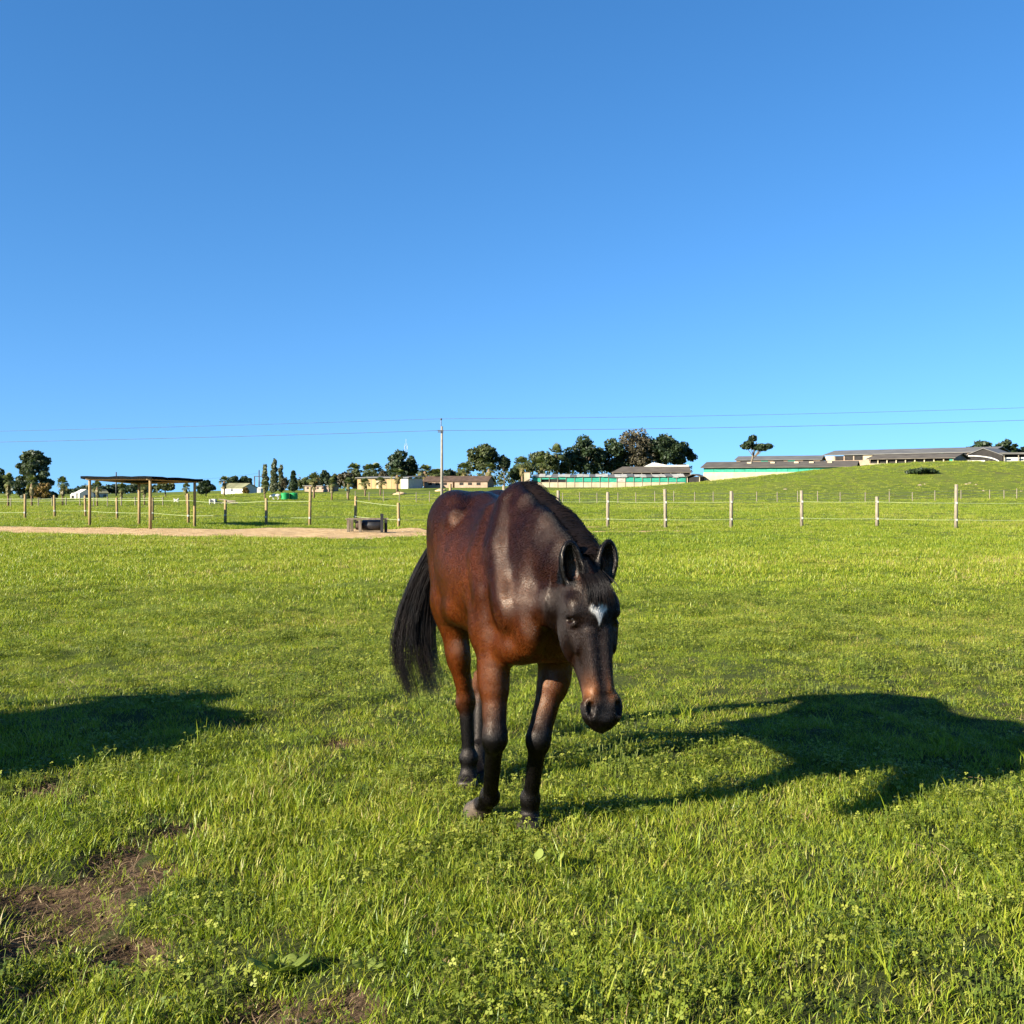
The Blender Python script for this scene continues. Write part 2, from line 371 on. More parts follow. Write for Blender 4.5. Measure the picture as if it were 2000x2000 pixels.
# ------------------------------------------------------------------ the horse: one implicit surface, meshed with surface nets
W0 = np.array([0.05, 4.88]); YAW = math.radians(16.9)
FW = np.array([math.sin(YAW), -math.cos(YAW)]); LF_ = np.array([math.cos(YAW), math.sin(YAW)])
def loc(px, py, D):
    X, Z = XZ(px, py, D); d = np.array([X, D])-W0
    return np.array([d@FW, d@LF_, Z])
A = np.array
class SDF:
    def __init__(s, lo, hi, h):
        s.h = h; s.lo = A(lo, float); s.n = np.ceil((A(hi)-s.lo)/h).astype(int)+1
        s.ax = [(s.lo[i]+h*np.arange(s.n[i])).astype(np.float32) for i in range(3)]
        s.v = np.full(s.n, .5, np.float32)
    def region(s, lo, hi):
        a = np.clip(np.floor((A(lo)-s.lo)/s.h).astype(int), 0, s.n-1); b = np.clip(np.ceil((A(hi)-s.lo)/s.h).astype(int)+1, 1, s.n)
        sl = tuple(slice(a[i], b[i]) for i in range(3))
        x = s.ax[0][sl[0]][:, None, None]; y = s.ax[1][sl[1]][None, :, None]; z = s.ax[2][sl[2]][None, None, :]
        return sl, x, y, z
    def put(s, sl, d, k, sub=False):
        a = s.v[sl]
        if not sub:
            h = np.maximum(k-np.abs(a-d), 0)/k; s.v[sl] = np.minimum(a, d)-h*h*k*.25
        else:
            d = -d; h = np.maximum(k-np.abs(a-d), 0)/k; s.v[sl] = np.maximum(a, d)+h*h*k*.25
    def cone(s, p0, p1, r0, r1, k=.03, w0=None, w1=None, lat=(0, 1, 0), sub=False):
        """tapered limb from p0 to p1; r = radius, w = half width along lat"""
        p0 = A(p0, float); p1 = A(p1, float); lat = A(lat, float); lat = lat/np.linalg.norm(lat)
        R = max(r0, r1, w0 or 0, w1 or 0)+k+.02
        sl, x, y, z = s.region(np.minimum(p0, p1)-R, np.maximum(p0, p1)+R)
        ax = p1-p0; L2 = ax@ax
        t = np.clip(((x-p0[0])*ax[0]+(y-p0[1])*ax[1]+(z-p0[2])*ax[2])/L2, 0, 1)
        dx = x-(p0[0]+t*ax[0]); dy = y-(p0[1]+t*ax[1]); dz = z-(p0[2]+t*ax[2])
        r = r0+(r1-r0)*t
        if w0 is None: d = np.sqrt(dx*dx+dy*dy+dz*dz)-r
        else:
            wd = w0+(w1-w0)*t; dl = dx*lat[0]+dy*lat[1]+dz*lat[2]; dv2 = np.maximum(dx*dx+dy*dy+dz*dz-dl*dl, 0)
            d = (np.sqrt((dl/wd)**2+dv2/(r*r))-1)*np.minimum(r, wd)
        s.put(sl, d.astype(np.float32), k, sub)
    def ell(s, c, r, k=.03, R=None, sub=False):
        c = A(c, float); r = A(r, float); R = np.eye(3) if R is None else A(R, float)   # rows = axes
        ext = np.abs(R.T) @ r + k + .02
        sl, x, y, z = s.region(c-ext, c+ext)
        dx, dy, dz = x-c[0], y-c[1], z-c[2]
        q = [(R[i, 0]*dx+R[i, 1]*dy+R[i, 2]*dz) for i in range(3)]
        k0 = np.sqrt(sum((q[i]/r[i])**2 for i in range(3))); k1 = np.sqrt(sum((q[i]/r[i]**2)**2 for i in range(3)))
        s.put(sl, (k0*(k0-1)/np.maximum(k1, 1e-6)).astype(np.float32), k, sub)
    def nets(s):
        v = s.v; h = s.h; ins = v < 0
        c = np.zeros(s.n-1, np.uint8)
        for i in (0, 1):
            for j in (0, 1):
                for k in (0, 1):
                    c += ins[i:s.n[0]-1+i, j:s.n[1]-1+j, k:s.n[2]-1+k]
        act = np.nonzero((c > 0) & (c < 8)); I = np.stack(act, 1)
        vid = np.full(s.n-1, -1, np.int32); vid[act] = np.arange(len(I))
        acc = np.zeros((len(I), 3)); cnt = np.zeros(len(I))
        cor = [(i, j, k) for i in (0, 1) for j in (0, 1) for k in (0, 1)]
        for a in cor:
            for ax in range(3):
                if a[ax]: continue
                b = list(a); b[ax] = 1
                va = v[I[:, 0]+a[0], I[:, 1]+a[1], I[:, 2]+a[2]]; vb = v[I[:, 0]+b[0], I[:, 1]+b[1], I[:, 2]+b[2]]
                x = (va < 0) != (vb < 0); t = np.where(x, va/np.where(x, va-vb, 1), 0)
                p = np.tile(A(a, float), (len(I), 1)); p[:, ax] = t
                acc += p*x[:, None]; cnt += x
        V = s.lo + (I+acc/cnt[:, None])*h
        Q = []
        for ax in range(3):
            o = [i for i in range(3) if i != ax]
            a = [slice(None)]*3; b = [slice(None)]*3; a[ax] = slice(0, -1); b[ax] = slice(1, None)
            ia = ins[tuple(a)]; ib = ins[tuple(b)]
            E = np.stack(np.nonzero(ia != ib), 1)
            ok = (E[:, o[0]] > 0) & (E[:, o[1]] > 0) & (E[:, o[0]] < s.n[o[0]]-1) & (E[:, o[1]] < s.n[o[1]]-1); E = E[ok]
            flip = ia[E[:, 0], E[:, 1], E[:, 2]]
            q = []
            for d0, d1 in ((-1, -1), (0, -1), (0, 0), (-1, 0)):
                e = E.copy(); e[:, o[0]] += d0; e[:, o[1]] += d1; q.append(vid[e[:, 0], e[:, 1], e[:, 2]])
            q = np.stack(q, 1)
            if ax == 1: flip = ~flip
            q[~flip] = q[~flip][:, ::-1]; Q.append(q)
        return V, np.concatenate(Q)

def cat(xq, xp, yp):
    """smooth interpolation of stations"""
    xp = A(xp, float); yp = A(yp, float); m = np.gradient(yp, xp)
    i = np.clip(np.searchsorted(xp, xq)-1, 0, len(xp)-2); h = xp[i+1]-xp[i]; t = np.clip((xq-xp[i])/h, 0, 1)
    return (2*t**3-3*t*t+1)*yp[i]+(t**3-2*t*t+t)*h*m[i]+(-2*t**3+3*t*t)*yp[i+1]+(t**3-t*t)*h*m[i+1]

S = SDF((-1.34, -.44, -.03), (1.04, .44, 1.70), .0066)
# trunk: stations behind (-) and in front (+) of the withers
fs = [-1.24,-1.16,-1.05,-.92,-.78,-.62,-.45,-.25,-.05,.10,.22,.32,.41,.48]
Tt = [1.27,1.39,1.50,1.555,1.575,1.55,1.515,1.505,1.53,1.52,1.46,1.38,1.28,1.16]
Bt = [1.18,1.10,1.02,.95,.90,.855,.825,.81,.80,.80,.80,.815,.87,.98]
Wt = [.03,.10,.175,.235,.265,.285,.30,.295,.265,.235,.205,.175,.135,.06]
sl, x, y, z = S.region((-1.30, -.40, .72), (.54, .40, 1.66))
f1 = x[:, 0, 0]; T_ = cat(f1, fs, Tt)[:, None, None]; B_ = cat(f1, fs, Bt)[:, None, None]; W_ = np.maximum(cat(f1, fs, Wt), .02)[:, None, None]
Mz = B_+(T_-B_)*.47
up = z > Mz
H_ = np.where(up, T_-Mz, Mz-B_); pw = np.where(up, 1.85, 2.15)
d = ((np.abs(y)/W_)**pw+(np.abs(z-Mz)/H_)**pw)**(1/pw)-1
S.put(sl, (d*np.minimum(W_, H_)*.95).astype(np.float32), .02)
# withers and spine ridge
S.cone((-.34, 0, 1.43), (-.02, 0, 1.54), .06, .065, .07)
S.cone((-.02, 0, 1.54), (.14, .0, 1.50), .065, .075, .06)
S.cone((-.62, 0, 1.49), (-.30, 0, 1.44), .06, .06, .06)
# neck
nk = [((.02, 0, 1.27), .29, .15), ((.26, .01, 1.25), .24, .12), ((.45, .045, 1.21), .18, .092), ((.585, .075, 1.145), .135, .078), ((.66, .08, 1.085), .10, .072)]
for (p0, r0, w0), (p1, r1, w1) in zip(nk[:-1], nk[1:]): S.cone(p0, p1, r0, r1, .05, w0, w1)
S.cone((.05, 0, 1.52), (.36, .015, 1.425), .05, .04, .06); S.cone((.36, .015, 1.425), (.60, .07, 1.265), .04, .04, .05)
# shoulder, chest, hindquarters: flat overlapping muscles that leave soft creases
for s in (-1, 1):
    S.cone((.56, s*.045+.06, 1.10), (.32, s*.145, 1.05), .075, .085, .04, .05, .06)        # lower neck band to the point of the shoulder
    S.cone((.0, s*.09, 1.50), (.12, s*.158, 1.30), .05, .07, .045, .03, .045); S.cone((.12, s*.158, 1.30), (.27, s*.176, 1.10), .07, .075, .04, .045, .055)           # front of the shoulder blade
    S.cone((-.13, s*.125, 1.46), (-.02, s*.19, 1.27), .045, .062, .05, .03, .045); S.cone((-.02, s*.19, 1.27), (.10, s*.218, 1.10), .062, .07, .05, .045, .05)           # back of the shoulder blade
    S.cone((-.11, s*.205, 1.15), (.06, s*.212, .93), .095, .078, .03, .055, .06)               # triceps
    S.ell((.30, s*.15, 1.03), (.07, .06, .08), .05)
    S.ell((.39, s*.082, .985), (.088, .078, .13), .022)
    S.ell((.25, s*.12, .88), (.13, .085, .08), .05)
    S.ell((-.80, s*.145, 1.38), (.27, .135, .19), .06)                                       # rump
    S.cone((-.55, s*.192, 1.43), (-.85, s*.12, 1.50), .03, .04, .09)
    S.cone((-.56, s*.20, 1.38), (-.60, s*.23, 1.02), .075, .075, .04, .04, .05)              # front of the thigh
    S.cone((-.93, s*.15, 1.38), (-.68, s*.215, .99), .12, .095, .04, .08, .07)               # outer thigh
    S.cone((-1.07, s*.115, 1.33), (-.93, s*.145, .92), .115, .085, .04, .08, .065)           # back of the thigh
    S.cone((-.90, s*.14, 1.22), (-.72, s*.17, .95), .19, .12, .06, .11, .08)
    S.cone((-.30, s*.245, .98), (-.55, s*.215, .94), .05, .05, .08)                          # flank line
S.cone((.50, 0, 1.08), (.47, 0, .88), .016, .018, .06, sub=True)                               # breast groove
# front legs
hl = A((0, 1, 0.))
def foreleg(s, elbow, knee, fet, cor, toe):
    elbow, knee, fet, cor, toe = map(A, (elbow, knee, fet, cor, toe))
    S.cone(elbow+A((-.02, 0, .10)), elbow*.55+knee*.45, .115, .070, .06, .092, .060)
    S.cone(elbow*.62+knee*.38, knee, .072, .054, .03, .060, .050)
    S.ell(elbow*.7+knee*.3+A((.03, s*.008, 0)), (.055, .048, .12), .03)
    dn = (fet-knee)/np.linalg.norm(fet-knee); fr = np.cross(hl, dn); fr = fr/np.linalg.norm(fr); fr = fr if fr[0] > 0 else -fr
    S.ell(knee+fr*.008, (.050, .052, .066), .03); S.ell(knee-fr*.035+dn*.0, (.028, .026, .03), .02)
    S.cone(knee+dn*.05+fr*.006, fet, .040, .034, .03); S.cone(knee+dn*.04-fr*.030, fet-fr*.030, .019, .019, .014)
    for e in (-1, 1): S.ell(knee+hl*e*.029+dn*.008, (.026, .022, .040), .014); S.ell(fet+hl*e*.018-fr*.008, (.024, .022, .028), .010)
    S.ell(knee+fr*.034+dn*.018, (.02, .034, .022), .014); S.ell(elbow*.72+knee*.28+hl*s*.045, (.04, .03, .10), .025)
    S.ell(fet, (.042, .040, .044), .025); S.ell(fet-fr*.03, (.026, .03, .03), .02)
    S.cone(fet, cor, .040, .041, .02)
    pd = (toe-cor)/np.linalg.norm(toe-cor)
    S.cone(cor-pd*.004, cor+pd*.03, .047, .052, .010); S.cone(cor+pd*.03, toe, .052, .062, .008)
def hindleg(s, stifle, hock, fet, cor, toe):
    stifle, hock, fet, cor, toe = map(A, (stifle, hock, fet, cor, toe))
    S.cone(stifle+A((-.06, -s*.01, .06)), stifle*.5+hock*.5, .125, .078, .06, .085, .058)
    S.cone(stifle*.55+hock*.45, hock+A((.005, 0, .02)), .08, .046, .03, .056, .04)
    dn = (fet-hock)/np.linalg.norm(fet-hock); fr = np.cross(hl, dn); fr = fr/np.linalg.norm(fr); fr = fr if fr[0] > 0 else -fr
    S.ell(hock, (.052, .047, .068), .025); S.cone(hock-fr*.045-dn*.07, hock-fr*.03+dn*.03, .022, .022, .02)
    S.cone(hock-fr*.045-dn*.07, (stifle*.35+hock*.65)-fr*.03, .02, .026, .03)
    S.cone(hock+dn*.05+fr*.004, fet, .038, .032, .02)
    for e in (-1, 1): S.ell(hock+hl*e*.030+dn*.02, (.03, .024, .04), .012); S.ell(fet+hl*e*.022-fr*.006, (.026, .024, .028), .010)
    pass; S.cone(hock+dn*.03-fr*.026, fet-fr*.026, .023, .022, .02)
    S.ell(fet, (.042, .040, .044), .025); S.ell(fet-fr*.03, (.026, .03, .03), .02)
    S.cone(fet, cor, .041, .042, .02)
    pd = (toe-cor)/np.linalg.norm(toe-cor)
    S.cone(cor-pd*.004, cor+pd*.03, .047, .052, .010); S.cone(cor+pd*.03, toe, .052, .062, .008)
foreleg(1, (.10, .165, .86), loc(1051, 1443, 4.70), loc(1036, 1560, 4.80), loc(1034, 1596, 4.80), loc(1032, 1619, 4.77))
foreleg(-1, (.12, -.175, .86), loc(966, 1440, 4.60), loc(957, 1556, 4.84), loc(944, 1574, 4.92), loc(928, 1588, 4.97))
hindleg(-1, (-.60, -.205, .93), loc(909, 1366, 5.46), loc(916, 1480, 5.44), loc(915, 1514, 5.43), loc(913, 1532, 5.41))
hindleg(1, (-.66, .175, .93), loc(938, 1340, 5.78), loc(935, 1462, 5.66), loc(935, 1500, 5.60), loc(936, 1522, 5.55))
# head
HP = A((.665, .082, 1.265)); HE = A((.815, .085, .655)); HL = np.linalg.norm(HE-HP)
hd = (HE-HP)/HL
ROLL = math.radians(5)
hu = A((0, math.cos(ROLL), math.sin(ROLL))); hu = hu-hd*(hu@hd); hu /= np.linalg.norm(hu)
hn = np.cross(hd, hu); hn = hn if hn[0] > 0 else -hn
HR = np.stack([hu, hn, hd])
def hp(u, v, s): return HP+hu*u+hn*v+hd*s
ss = [.02,.055,.10,.155,.21,.28,.35,.42,.49,.545,.59,.63,.66]
hw = [.035,.072,.096,.109,.111,.107,.098,.087,.077,.075,.075,.064,.034]
hf = [.0,.03,.046,.05,.047,.04,.035,.032,.031,.032,.03,.018,-.01]
hb = [.06,.12,.165,.20,.225,.235,.22,.18,.14,.12,.11,.085,.05]
pts = A([hp(u, v, s) for u in (-.16, .16) for v in (-.27, .12) for s in (-.1, .72)])
sl, x, y, z = S.region(pts.min(0), pts.max(0))
dx, dy, dz = x-HP[0], y-HP[1], z-HP[2]
uu = HR[0, 0]*dx+HR[0, 1]*dy+HR[0, 2]*dz; vv = HR[1, 0]*dx+HR[1, 1]*dy+HR[1, 2]*dz; sv = HR[2, 0]*dx+HR[2, 1]*dy+HR[2, 2]*dz
sc = np.clip(sv, .02, .66)
w_ = cat(sc.ravel(), ss, hw).reshape(sc.shape); f_ = cat(sc.ravel(), ss, hf).reshape(sc.shape); b_ = cat(sc.ravel(), ss, hb).reshape(sc.shape)
vm = f_-(f_+b_)*.40; hh = np.where(vv > vm, f_-vm, vm+b_); w2 = np.where(vv > vm, w_, w_*(1-.28*np.clip((vm-vv)/np.maximum(hh, .01), 0, 1)))
pw = 2.3
d = ((np.abs(uu)/w2)**pw+(np.abs(vv-vm)/hh)**pw)**(1/pw)-1
d = d*np.minimum(w_, hh)*.9 + np.abs(sv-sc)
S.put(sl, d.astype(np.float32), .035)
for s in (-1, 1):
    S.ell(hp(s*.084, .006, .170), (.024, .028, .045), .04, HR)      # brow
    S.ell(hp(s*.058, -.12, .265), (.052, .095, .115), .03, HR)       # cheek
    S.cone(hp(s*.092, -.03, .235), hp(s*.078, -.022, .38), .016, .012, .025)   # facial crest
    S.ell(hp(s*.093, -.004, .213), (.020, .020, .026), .012, HR, sub=True)   # eye socket
    S.ell(hp(s*.094, .004, .195), (.014, .026, .013), .016, HR); S.ell(hp(s*.092, .0, .235), (.011, .024, .009), .014, HR)
    S.cone(hp(s*.034, .024, .28), hp(s*.028, .022, .50), .012, .012, .03)     # edges of the nose bone
    S.ell(hp(s*.053, .0, .572), (.025, .036, .052), .035, HR)        # nostril wing
    S.ell(hp(s*.086, -.055, .44), (.014, .05, .08), .05, HR, sub=True)
S.ell(hp(0, -.012, .625), (.050, .040, .036), .025, HR); S.ell(hp(0, -.082, .615), (.040, .036, .040), .02, HR)
for s in (-1, 1):
    S.ell(hp(s*.058, .026, .578), (.014, .020, .030), .012, HR, sub=True)
    S.cone(hp(s*.070, -.045, .60), hp(s*.055, -.06, .53), .004, .003, .006) if False else None
    S.ell(hp(s*.055, -.055, .578), (.03, .05, .0055), .008, HR, sub=True)    # mouth
# ears
EARS = []
for s in (-1, 1):
    b = hp(s*.070+.006, -.035, .062); ez = A((.03, s*.11, 1.0)); ez /= np.linalg.norm(ez)
    ef = A((.93, s*(.12 if s > 0 else .05), .0)); ef = ef-ez*(ef@ez); ef /= np.linalg.norm(ef); eu = np.cross(ez, ef)
    tt = [0, .04, .085, .125, .158, .182]; ew = [.031, .041, .045, .039, .024, .006]
    EARS.append((b, ez, ef, eu)); t0 = np.linspace(0, .182, 15); ew = cat(t0, tt, ew); tt = t0
    for i in range(14):
        S.cone(b+ez*tt[i]-ef*.004, b+ez*tt[i+1]-ef*.004, ew[i]*.55, ew[i+1]*.55, .012, ew[i], ew[i+1], eu)
    for i in range(2, 12):
        p0 = b+ez*(tt[i]+.004)+ef*.017; p1 = b+ez*(tt[i+1]+.004)+ef*.016
        R = .06; sl, x, y, z = S.region(np.minimum(p0, p1)-R, np.maximum(p0, p1)+R); ax = p1-p0
        t = np.clip(((x-p0[0])*ax[0]+(y-p0[1])*ax[1]+(z-p0[2])*ax[2])/(ax@ax), 0, 1)
        dx = x-(p0[0]+t*ax[0]); dy = y-(p0[1]+t*ax[1]); dz = z-(p0[2]+t*ax[2])
        r = (ew[i]+(ew[i+1]-ew[i])*t)*.62; wd = r*1.12; dl = dx*eu[0]+dy*eu[1]+dz*eu[2]
        S.put(sl, ((np.sqrt((dl/wd)**2+np.maximum(dx*dx+dy*dy+dz*dz-dl*dl, 0)/(r*.95)**2)-1)*r*.95).astype(np.float32), .008, True)
HV, HQ = S.nets(); del S
# relax
for it in range(3):
    acc = np.zeros_like(HV); cnt = np.zeros(len(HV))
    for a in range(4):
        b = (a+1) % 4
        np.add.at(acc, HQ[:, a], HV[HQ[:, b]]); np.add.at(cnt, HQ[:, a], 1); np.add.at(acc, HQ[:, b], HV[HQ[:, a]]); np.add.at(cnt, HQ[:, b], 1)
    HV = HV*.5+acc/cnt[:, None]*.5
# coat colour
f, l, zz = HV.T
dlt = HV-HP; u_ = dlt@hu; v_ = dlt@hn; s_ = dlt@hd
nz = fbm(f*6+l*4, zz*6-l*3, 5, 3)-.5; nz2 = fbm(f*40+l*31, zz*40, 9, 2)-.5
bay = A((.135, .038, .0085)); brown = A((.034, .0105, .0048)); dkb = A((.017, .0068, .0042)); blk = A((.0058, .0048, .0048)); tan = A((.34, .12, .035))
def mixv(a, b, t): return a*(1-t[:, None])+b*t[:, None]
col = np.tile(bay, (len(HV), 1))
col = mixv(col, brown, np.clip(sstep(1.18, 1.50, zz+nz*.25)*.8 + sstep(-.05, .22, f+nz*.1)*sstep(.85, 1.1, zz)*.75, 0, 1))
col = mixv(col, dkb, sstep(.16, .5, f+nz*.1)*sstep(1.0, 1.15, zz)*.65)
col = mixv(col, blk*1.3, sstep(.022, .0, np.abs(l))*sstep(1.36, 1.46, zz)*sstep(.1, -.05, f)*.7)
_q = np.linspace(-.15, .70, 60); CREST = []
for q0 in _q:
    kk = (np.abs(f-q0) < .012) & (np.abs(l-np.interp(q0, [0, .26, .45, .6, .7], [0, .01, .045, .075, .082])) < .02); CREST.append((q0, l[kk].mean(), zz[kk].max()))
CREST = A(CREST)
cz = np.interp(f, CREST[:, 0], CREST[:, 2]); cl_ = np.interp(f, CREST[:, 0], CREST[:, 1])
col = mixv(col, blk*1.2, sstep(.075, .03, np.hypot(l-cl_, (zz-cz)*.8)+nz*.03)*sstep(-.05, .12, f)*sstep(.72, .66, f))
kz = np.where(f > -.2, .56, .44)
col = mixv(col, blk, sstep(.14, -.10, zz-kz+nz*.12))
hm = sstep(.03, .09, s_)*sstep(.20, .15, np.abs(u_))*sstep(-.30, -.2, v_)*sstep(.45, .56, f)
col = mixv(col, A((.0125, .0068, .0052)), hm*.95)
col = mixv(col, A((.03, .011, .006)), hm*sstep(.0, -.12, v_)*sstep(.28, .4, s_)*.7)
col = mixv(col, tan, hm*np.exp(-((s_-.50)/.045)**2)*sstep(.008, .03, np.abs(u_))*sstep(.09, .055, np.abs(u_))*sstep(-.08, -.02, v_)*1.0)
col = mixv(col, A((.03, .011, .006)), hm*np.exp(-((s_-.47)/.06)**2)*sstep(-.12, -.02, v_)*.6)
col = mixv(col, A((.013, .0095, .0085)), hm*sstep(.535, .575, s_))
star = np.hypot((u_-.002)/.037, (s_-.176)/.029)+nz2*.6
star2 = np.hypot((u_-.004)/(.021*np.clip((.25-s_)/.06, .1, 1.3)), (s_-.211)/.042)+nz2*.5
sm = np.maximum(sstep(1.22, .82, star), sstep(1.22, .82, star2))*sstep(.01, .025, v_)*sstep(.26, .24, s_)
col = mixv(col, A((.55, .52, .47)), sm)
for (b, ez, ef, eu) in EARS:
    q = HV-b; t = q@ez; near = (t > .0) & (t < .2) & (np.abs(q@eu) < .06) & (np.abs(q@ef) < .06)
    col[near] = blk
    inn = near & (q@ef > -.012) & (np.abs(q@eu) < .02) & (t > .02) & (t < .10); col[inn] = A((.06, .026, .015))
hoof = zz < .055
col = mixv(col, A((.05, .038, .028)), sstep(.06, .045, zz)*(hoof))
lift = np.linalg.norm(HV-loc(934, 1584, 4.95), axis=1); col = mixv(col, A((.16, .12, .085)), sstep(.075, .06, lift)*.9)
col = np.clip(np.where(sm[:, None] > .3, col, col*.48)*(1+nz2[:, None]*.5), .002, 1)
m, N, L, out = newmat('horse_coat')
p = N.new('ShaderNodeBsdfPrincipled'); L.new(p.outputs[0], out.inputs[0])
at = N.new('ShaderNodeAttribute'); at.attribute_name = 'coat'; L.new(at.outputs['Color'], p.inputs['Base Color'])
p.inputs['Roughness'].default_value = .42; p.inputs['Specular IOR Level'].default_value = .26
p.inputs['Sheen Weight'].default_value = .0; p.inputs['Sheen Roughness'].default_value = .4; p.inputs['Sheen Tint'].default_value = (1, .85, .7, 1)
tc = N.new('ShaderNodeTexCoord'); mp = N.new('ShaderNodeMapping'); mp.inputs['Scale'].default_value = (1, 1, .25); L.new(tc.outputs['Object'], mp.inputs[0])
h1 = N.new('ShaderNodeTexNoise'); h1.inputs['Scale'].default_value = 260; h1.inputs['Detail'].default_value = 3; L.new(mp.outputs[0], h1.inputs['Vector'])
h2 = N.new('ShaderNodeTexNoise'); h2.inputs['Scale'].default_value = 16; h2.inputs['Detail'].default_value = 4; L.new(tc.outputs['Object'], h2.inputs['Vector'])
b1 = N.new('ShaderNodeBump'); b1.inputs['Strength'].default_value = .3; b1.inputs['Distance'].default_value = .004; L.new(h1.outputs[0], b1.inputs['Height'])
b2 = N.new('ShaderNodeBump'); b2.inputs['Strength'].default_value = .3; b2.inputs['Distance'].default_value = .012; L.new(h2.outputs[0], b2.inputs['Height']); L.new(b1.outputs[0], b2.inputs['Normal'])
L.new(b2.outputs[0], p.inputs['Normal'])
hdn = N.new('ShaderNodeAttribute'); hdn.attribute_name = 'hairdir'; vt = N.new('ShaderNodeVectorTransform'); vt.vector_type = 'VECTOR'; vt.convert_from = 'OBJECT'; vt.convert_to = 'WORLD'
L.new(hdn.outputs['Vector'], vt.inputs[0]); L.new(vt.outputs[0], p.inputs['Tangent']); p.inputs['Anisotropic'].default_value = .55; p.inputs['Anisotropic Rotation'].default_value = .25
p.inputs['Specular Tint'].default_value = (1, .88, .76, 1)
rr = ramp(N, [(.3, (-.06,)*3), (.7, (.08,)*3)]); L.new(h2.outputs[0], rr.inputs[0])
ag = N.new('ShaderNodeAttribute'); ag.attribute_name = 'gloss'; gm = N.new('ShaderNodeMapRange'); gm.inputs[3].default_value = .50; gm.inputs[4].default_value = .29; L.new(ag.outputs['Fac'], gm.inputs[0])
ga = N.new('ShaderNodeMath'); L.new(gm.outputs[0], ga.inputs[0]); L.new(rr.outputs[0], ga.inputs[1]); L.new(ga.outputs[0], p.inputs['Roughness'])
M['coat'] = m
HROT = math.atan2(FW[1], FW[0])
gl = np.clip(.15+.85*sstep(.45, .85, zz)-.35*hm, 0, 1)
hdir = np.stack([-np.ones(len(HV)), np.zeros(len(HV)), -.45-.5*sstep(1.3, .9, zz)], 1)
legm = sstep(.9, .7, zz); hdir = mixv(hdir, A((0., 0, -1.)), legm); hdir = mixv(hdir, np.tile(hd, (len(HV), 1)), hm)
hdir /= np.linalg.norm(hdir, axis=1, keepdims=True)
hme = np_mesh('horse', HV, [HQ], True, {'coat': col, 'gloss': gl, 'hairdir': hdir})
horse = link('horse', hme, M['coat'])
# local axes are (forward, left, up)
horse.location = (W0[0], W0[1], 0); horse.rotation_euler = (0, 0, HROT)

def bez(p, t):
    """Catmull-Rom through points p (n,3)"""
    p = np.asarray(p, float); n = len(p)-1; q = np.clip(t*n, 0, n-1e-6); i = q.astype(int); u = (q-i)[:, None]
    g = lambda k: p[np.clip(i+k, 0, n)]
    return .5*((2*g(0))+(-g(-1)+g(1))*u+(2*g(-1)-5*g(0)+4*g(1)-g(2))*u**2+(-g(-1)+3*g(0)-3*g(1)+g(2))*u**3)
def strands(paths, r0, r1):
    """thin tapered three-sided strands; paths (n,m,3)"""
    n, mm, _ = paths.shape
    tg = np.gradient(paths, axis=1); tg /= np.linalg.norm(tg, axis=2, keepdims=True)+1e-9
    a = np.cross(tg, A((.3, .9, .2))); a /= np.linalg.norm(a, axis=2, keepdims=True)+1e-9; b = np.cross(tg, a)
    rad = (r0*(1-np.linspace(0, 1, mm)**2)+r1)[None, :, None]
    V = np.stack([paths+(a*math.cos(th)+b*math.sin(th))*rad for th in (0, 2.094, 4.189)], 2)
    idx = np.arange(n*mm*3).reshape(n, mm, 3); F_ = []
    for k in range(3):
        k2 = (k+1) % 3; F_.append(np.stack([idx[:, :-1, k], idx[:, :-1, k2], idx[:, 1:, k2], idx[:, 1:, k]], -1).reshape(-1, 4))
    return V.reshape(-1, 3), np.concatenate(F_)
# tail
spine_t = A([(-1.13, 0, 1.37), (-1.22, -.04, 1.34), (-1.31, -.11, 1.23), (-1.37, -.19, 1.03), (-1.40, -.25, .80), (-1.39, -.27, .58), (-1.34, -.23, .36)])
t = np.linspace(0, 1, 16); P_ = []
for lk in range(46):
    ang = rng.random()*6.283; rr_ = math.sqrt(rng.random()); start = rng.random()*.36; end = .60+.46*rng.random()**.8; drift = rng.normal()*.03+.03
    for i in range(46):
        tt = start+(end*(1-.10*rng.random())-start)*t; c = bez(spine_t, np.clip(tt, 0, 1))
        c[:, 2] -= np.maximum(tt-1, 0)*.5
        spread = .015+.03*sstep(.0, .3, tt)+.075*sstep(.3, .85, tt)
        off = np.stack([np.cos(ang)*rr_*spread*.7, np.sin(ang)*rr_*spread*1.3, np.zeros(16)], 1)
        loc_ = rng.normal(size=3)*A((.012, .016, .01)); taper = (.35+.9*np.sin(np.clip(tt*1.9, 0, 2.6)))*(1-.45*t**3)
        wv = .008*np.sin(tt*14+lk)*sstep(.3, .9, tt)+rng.normal()*.006*t**2
        c = c+off+np.outer(taper, loc_)+np.stack([wv*.5+.05*t**2, wv+drift*t**2, np.zeros(16)], 1)
        P_.append(c)
P_ = np.array(P_)
v, q = strands(P_, .0010, .0003)
link('tail', np_mesh('tail', v, [q], True), M['hair'], horse)
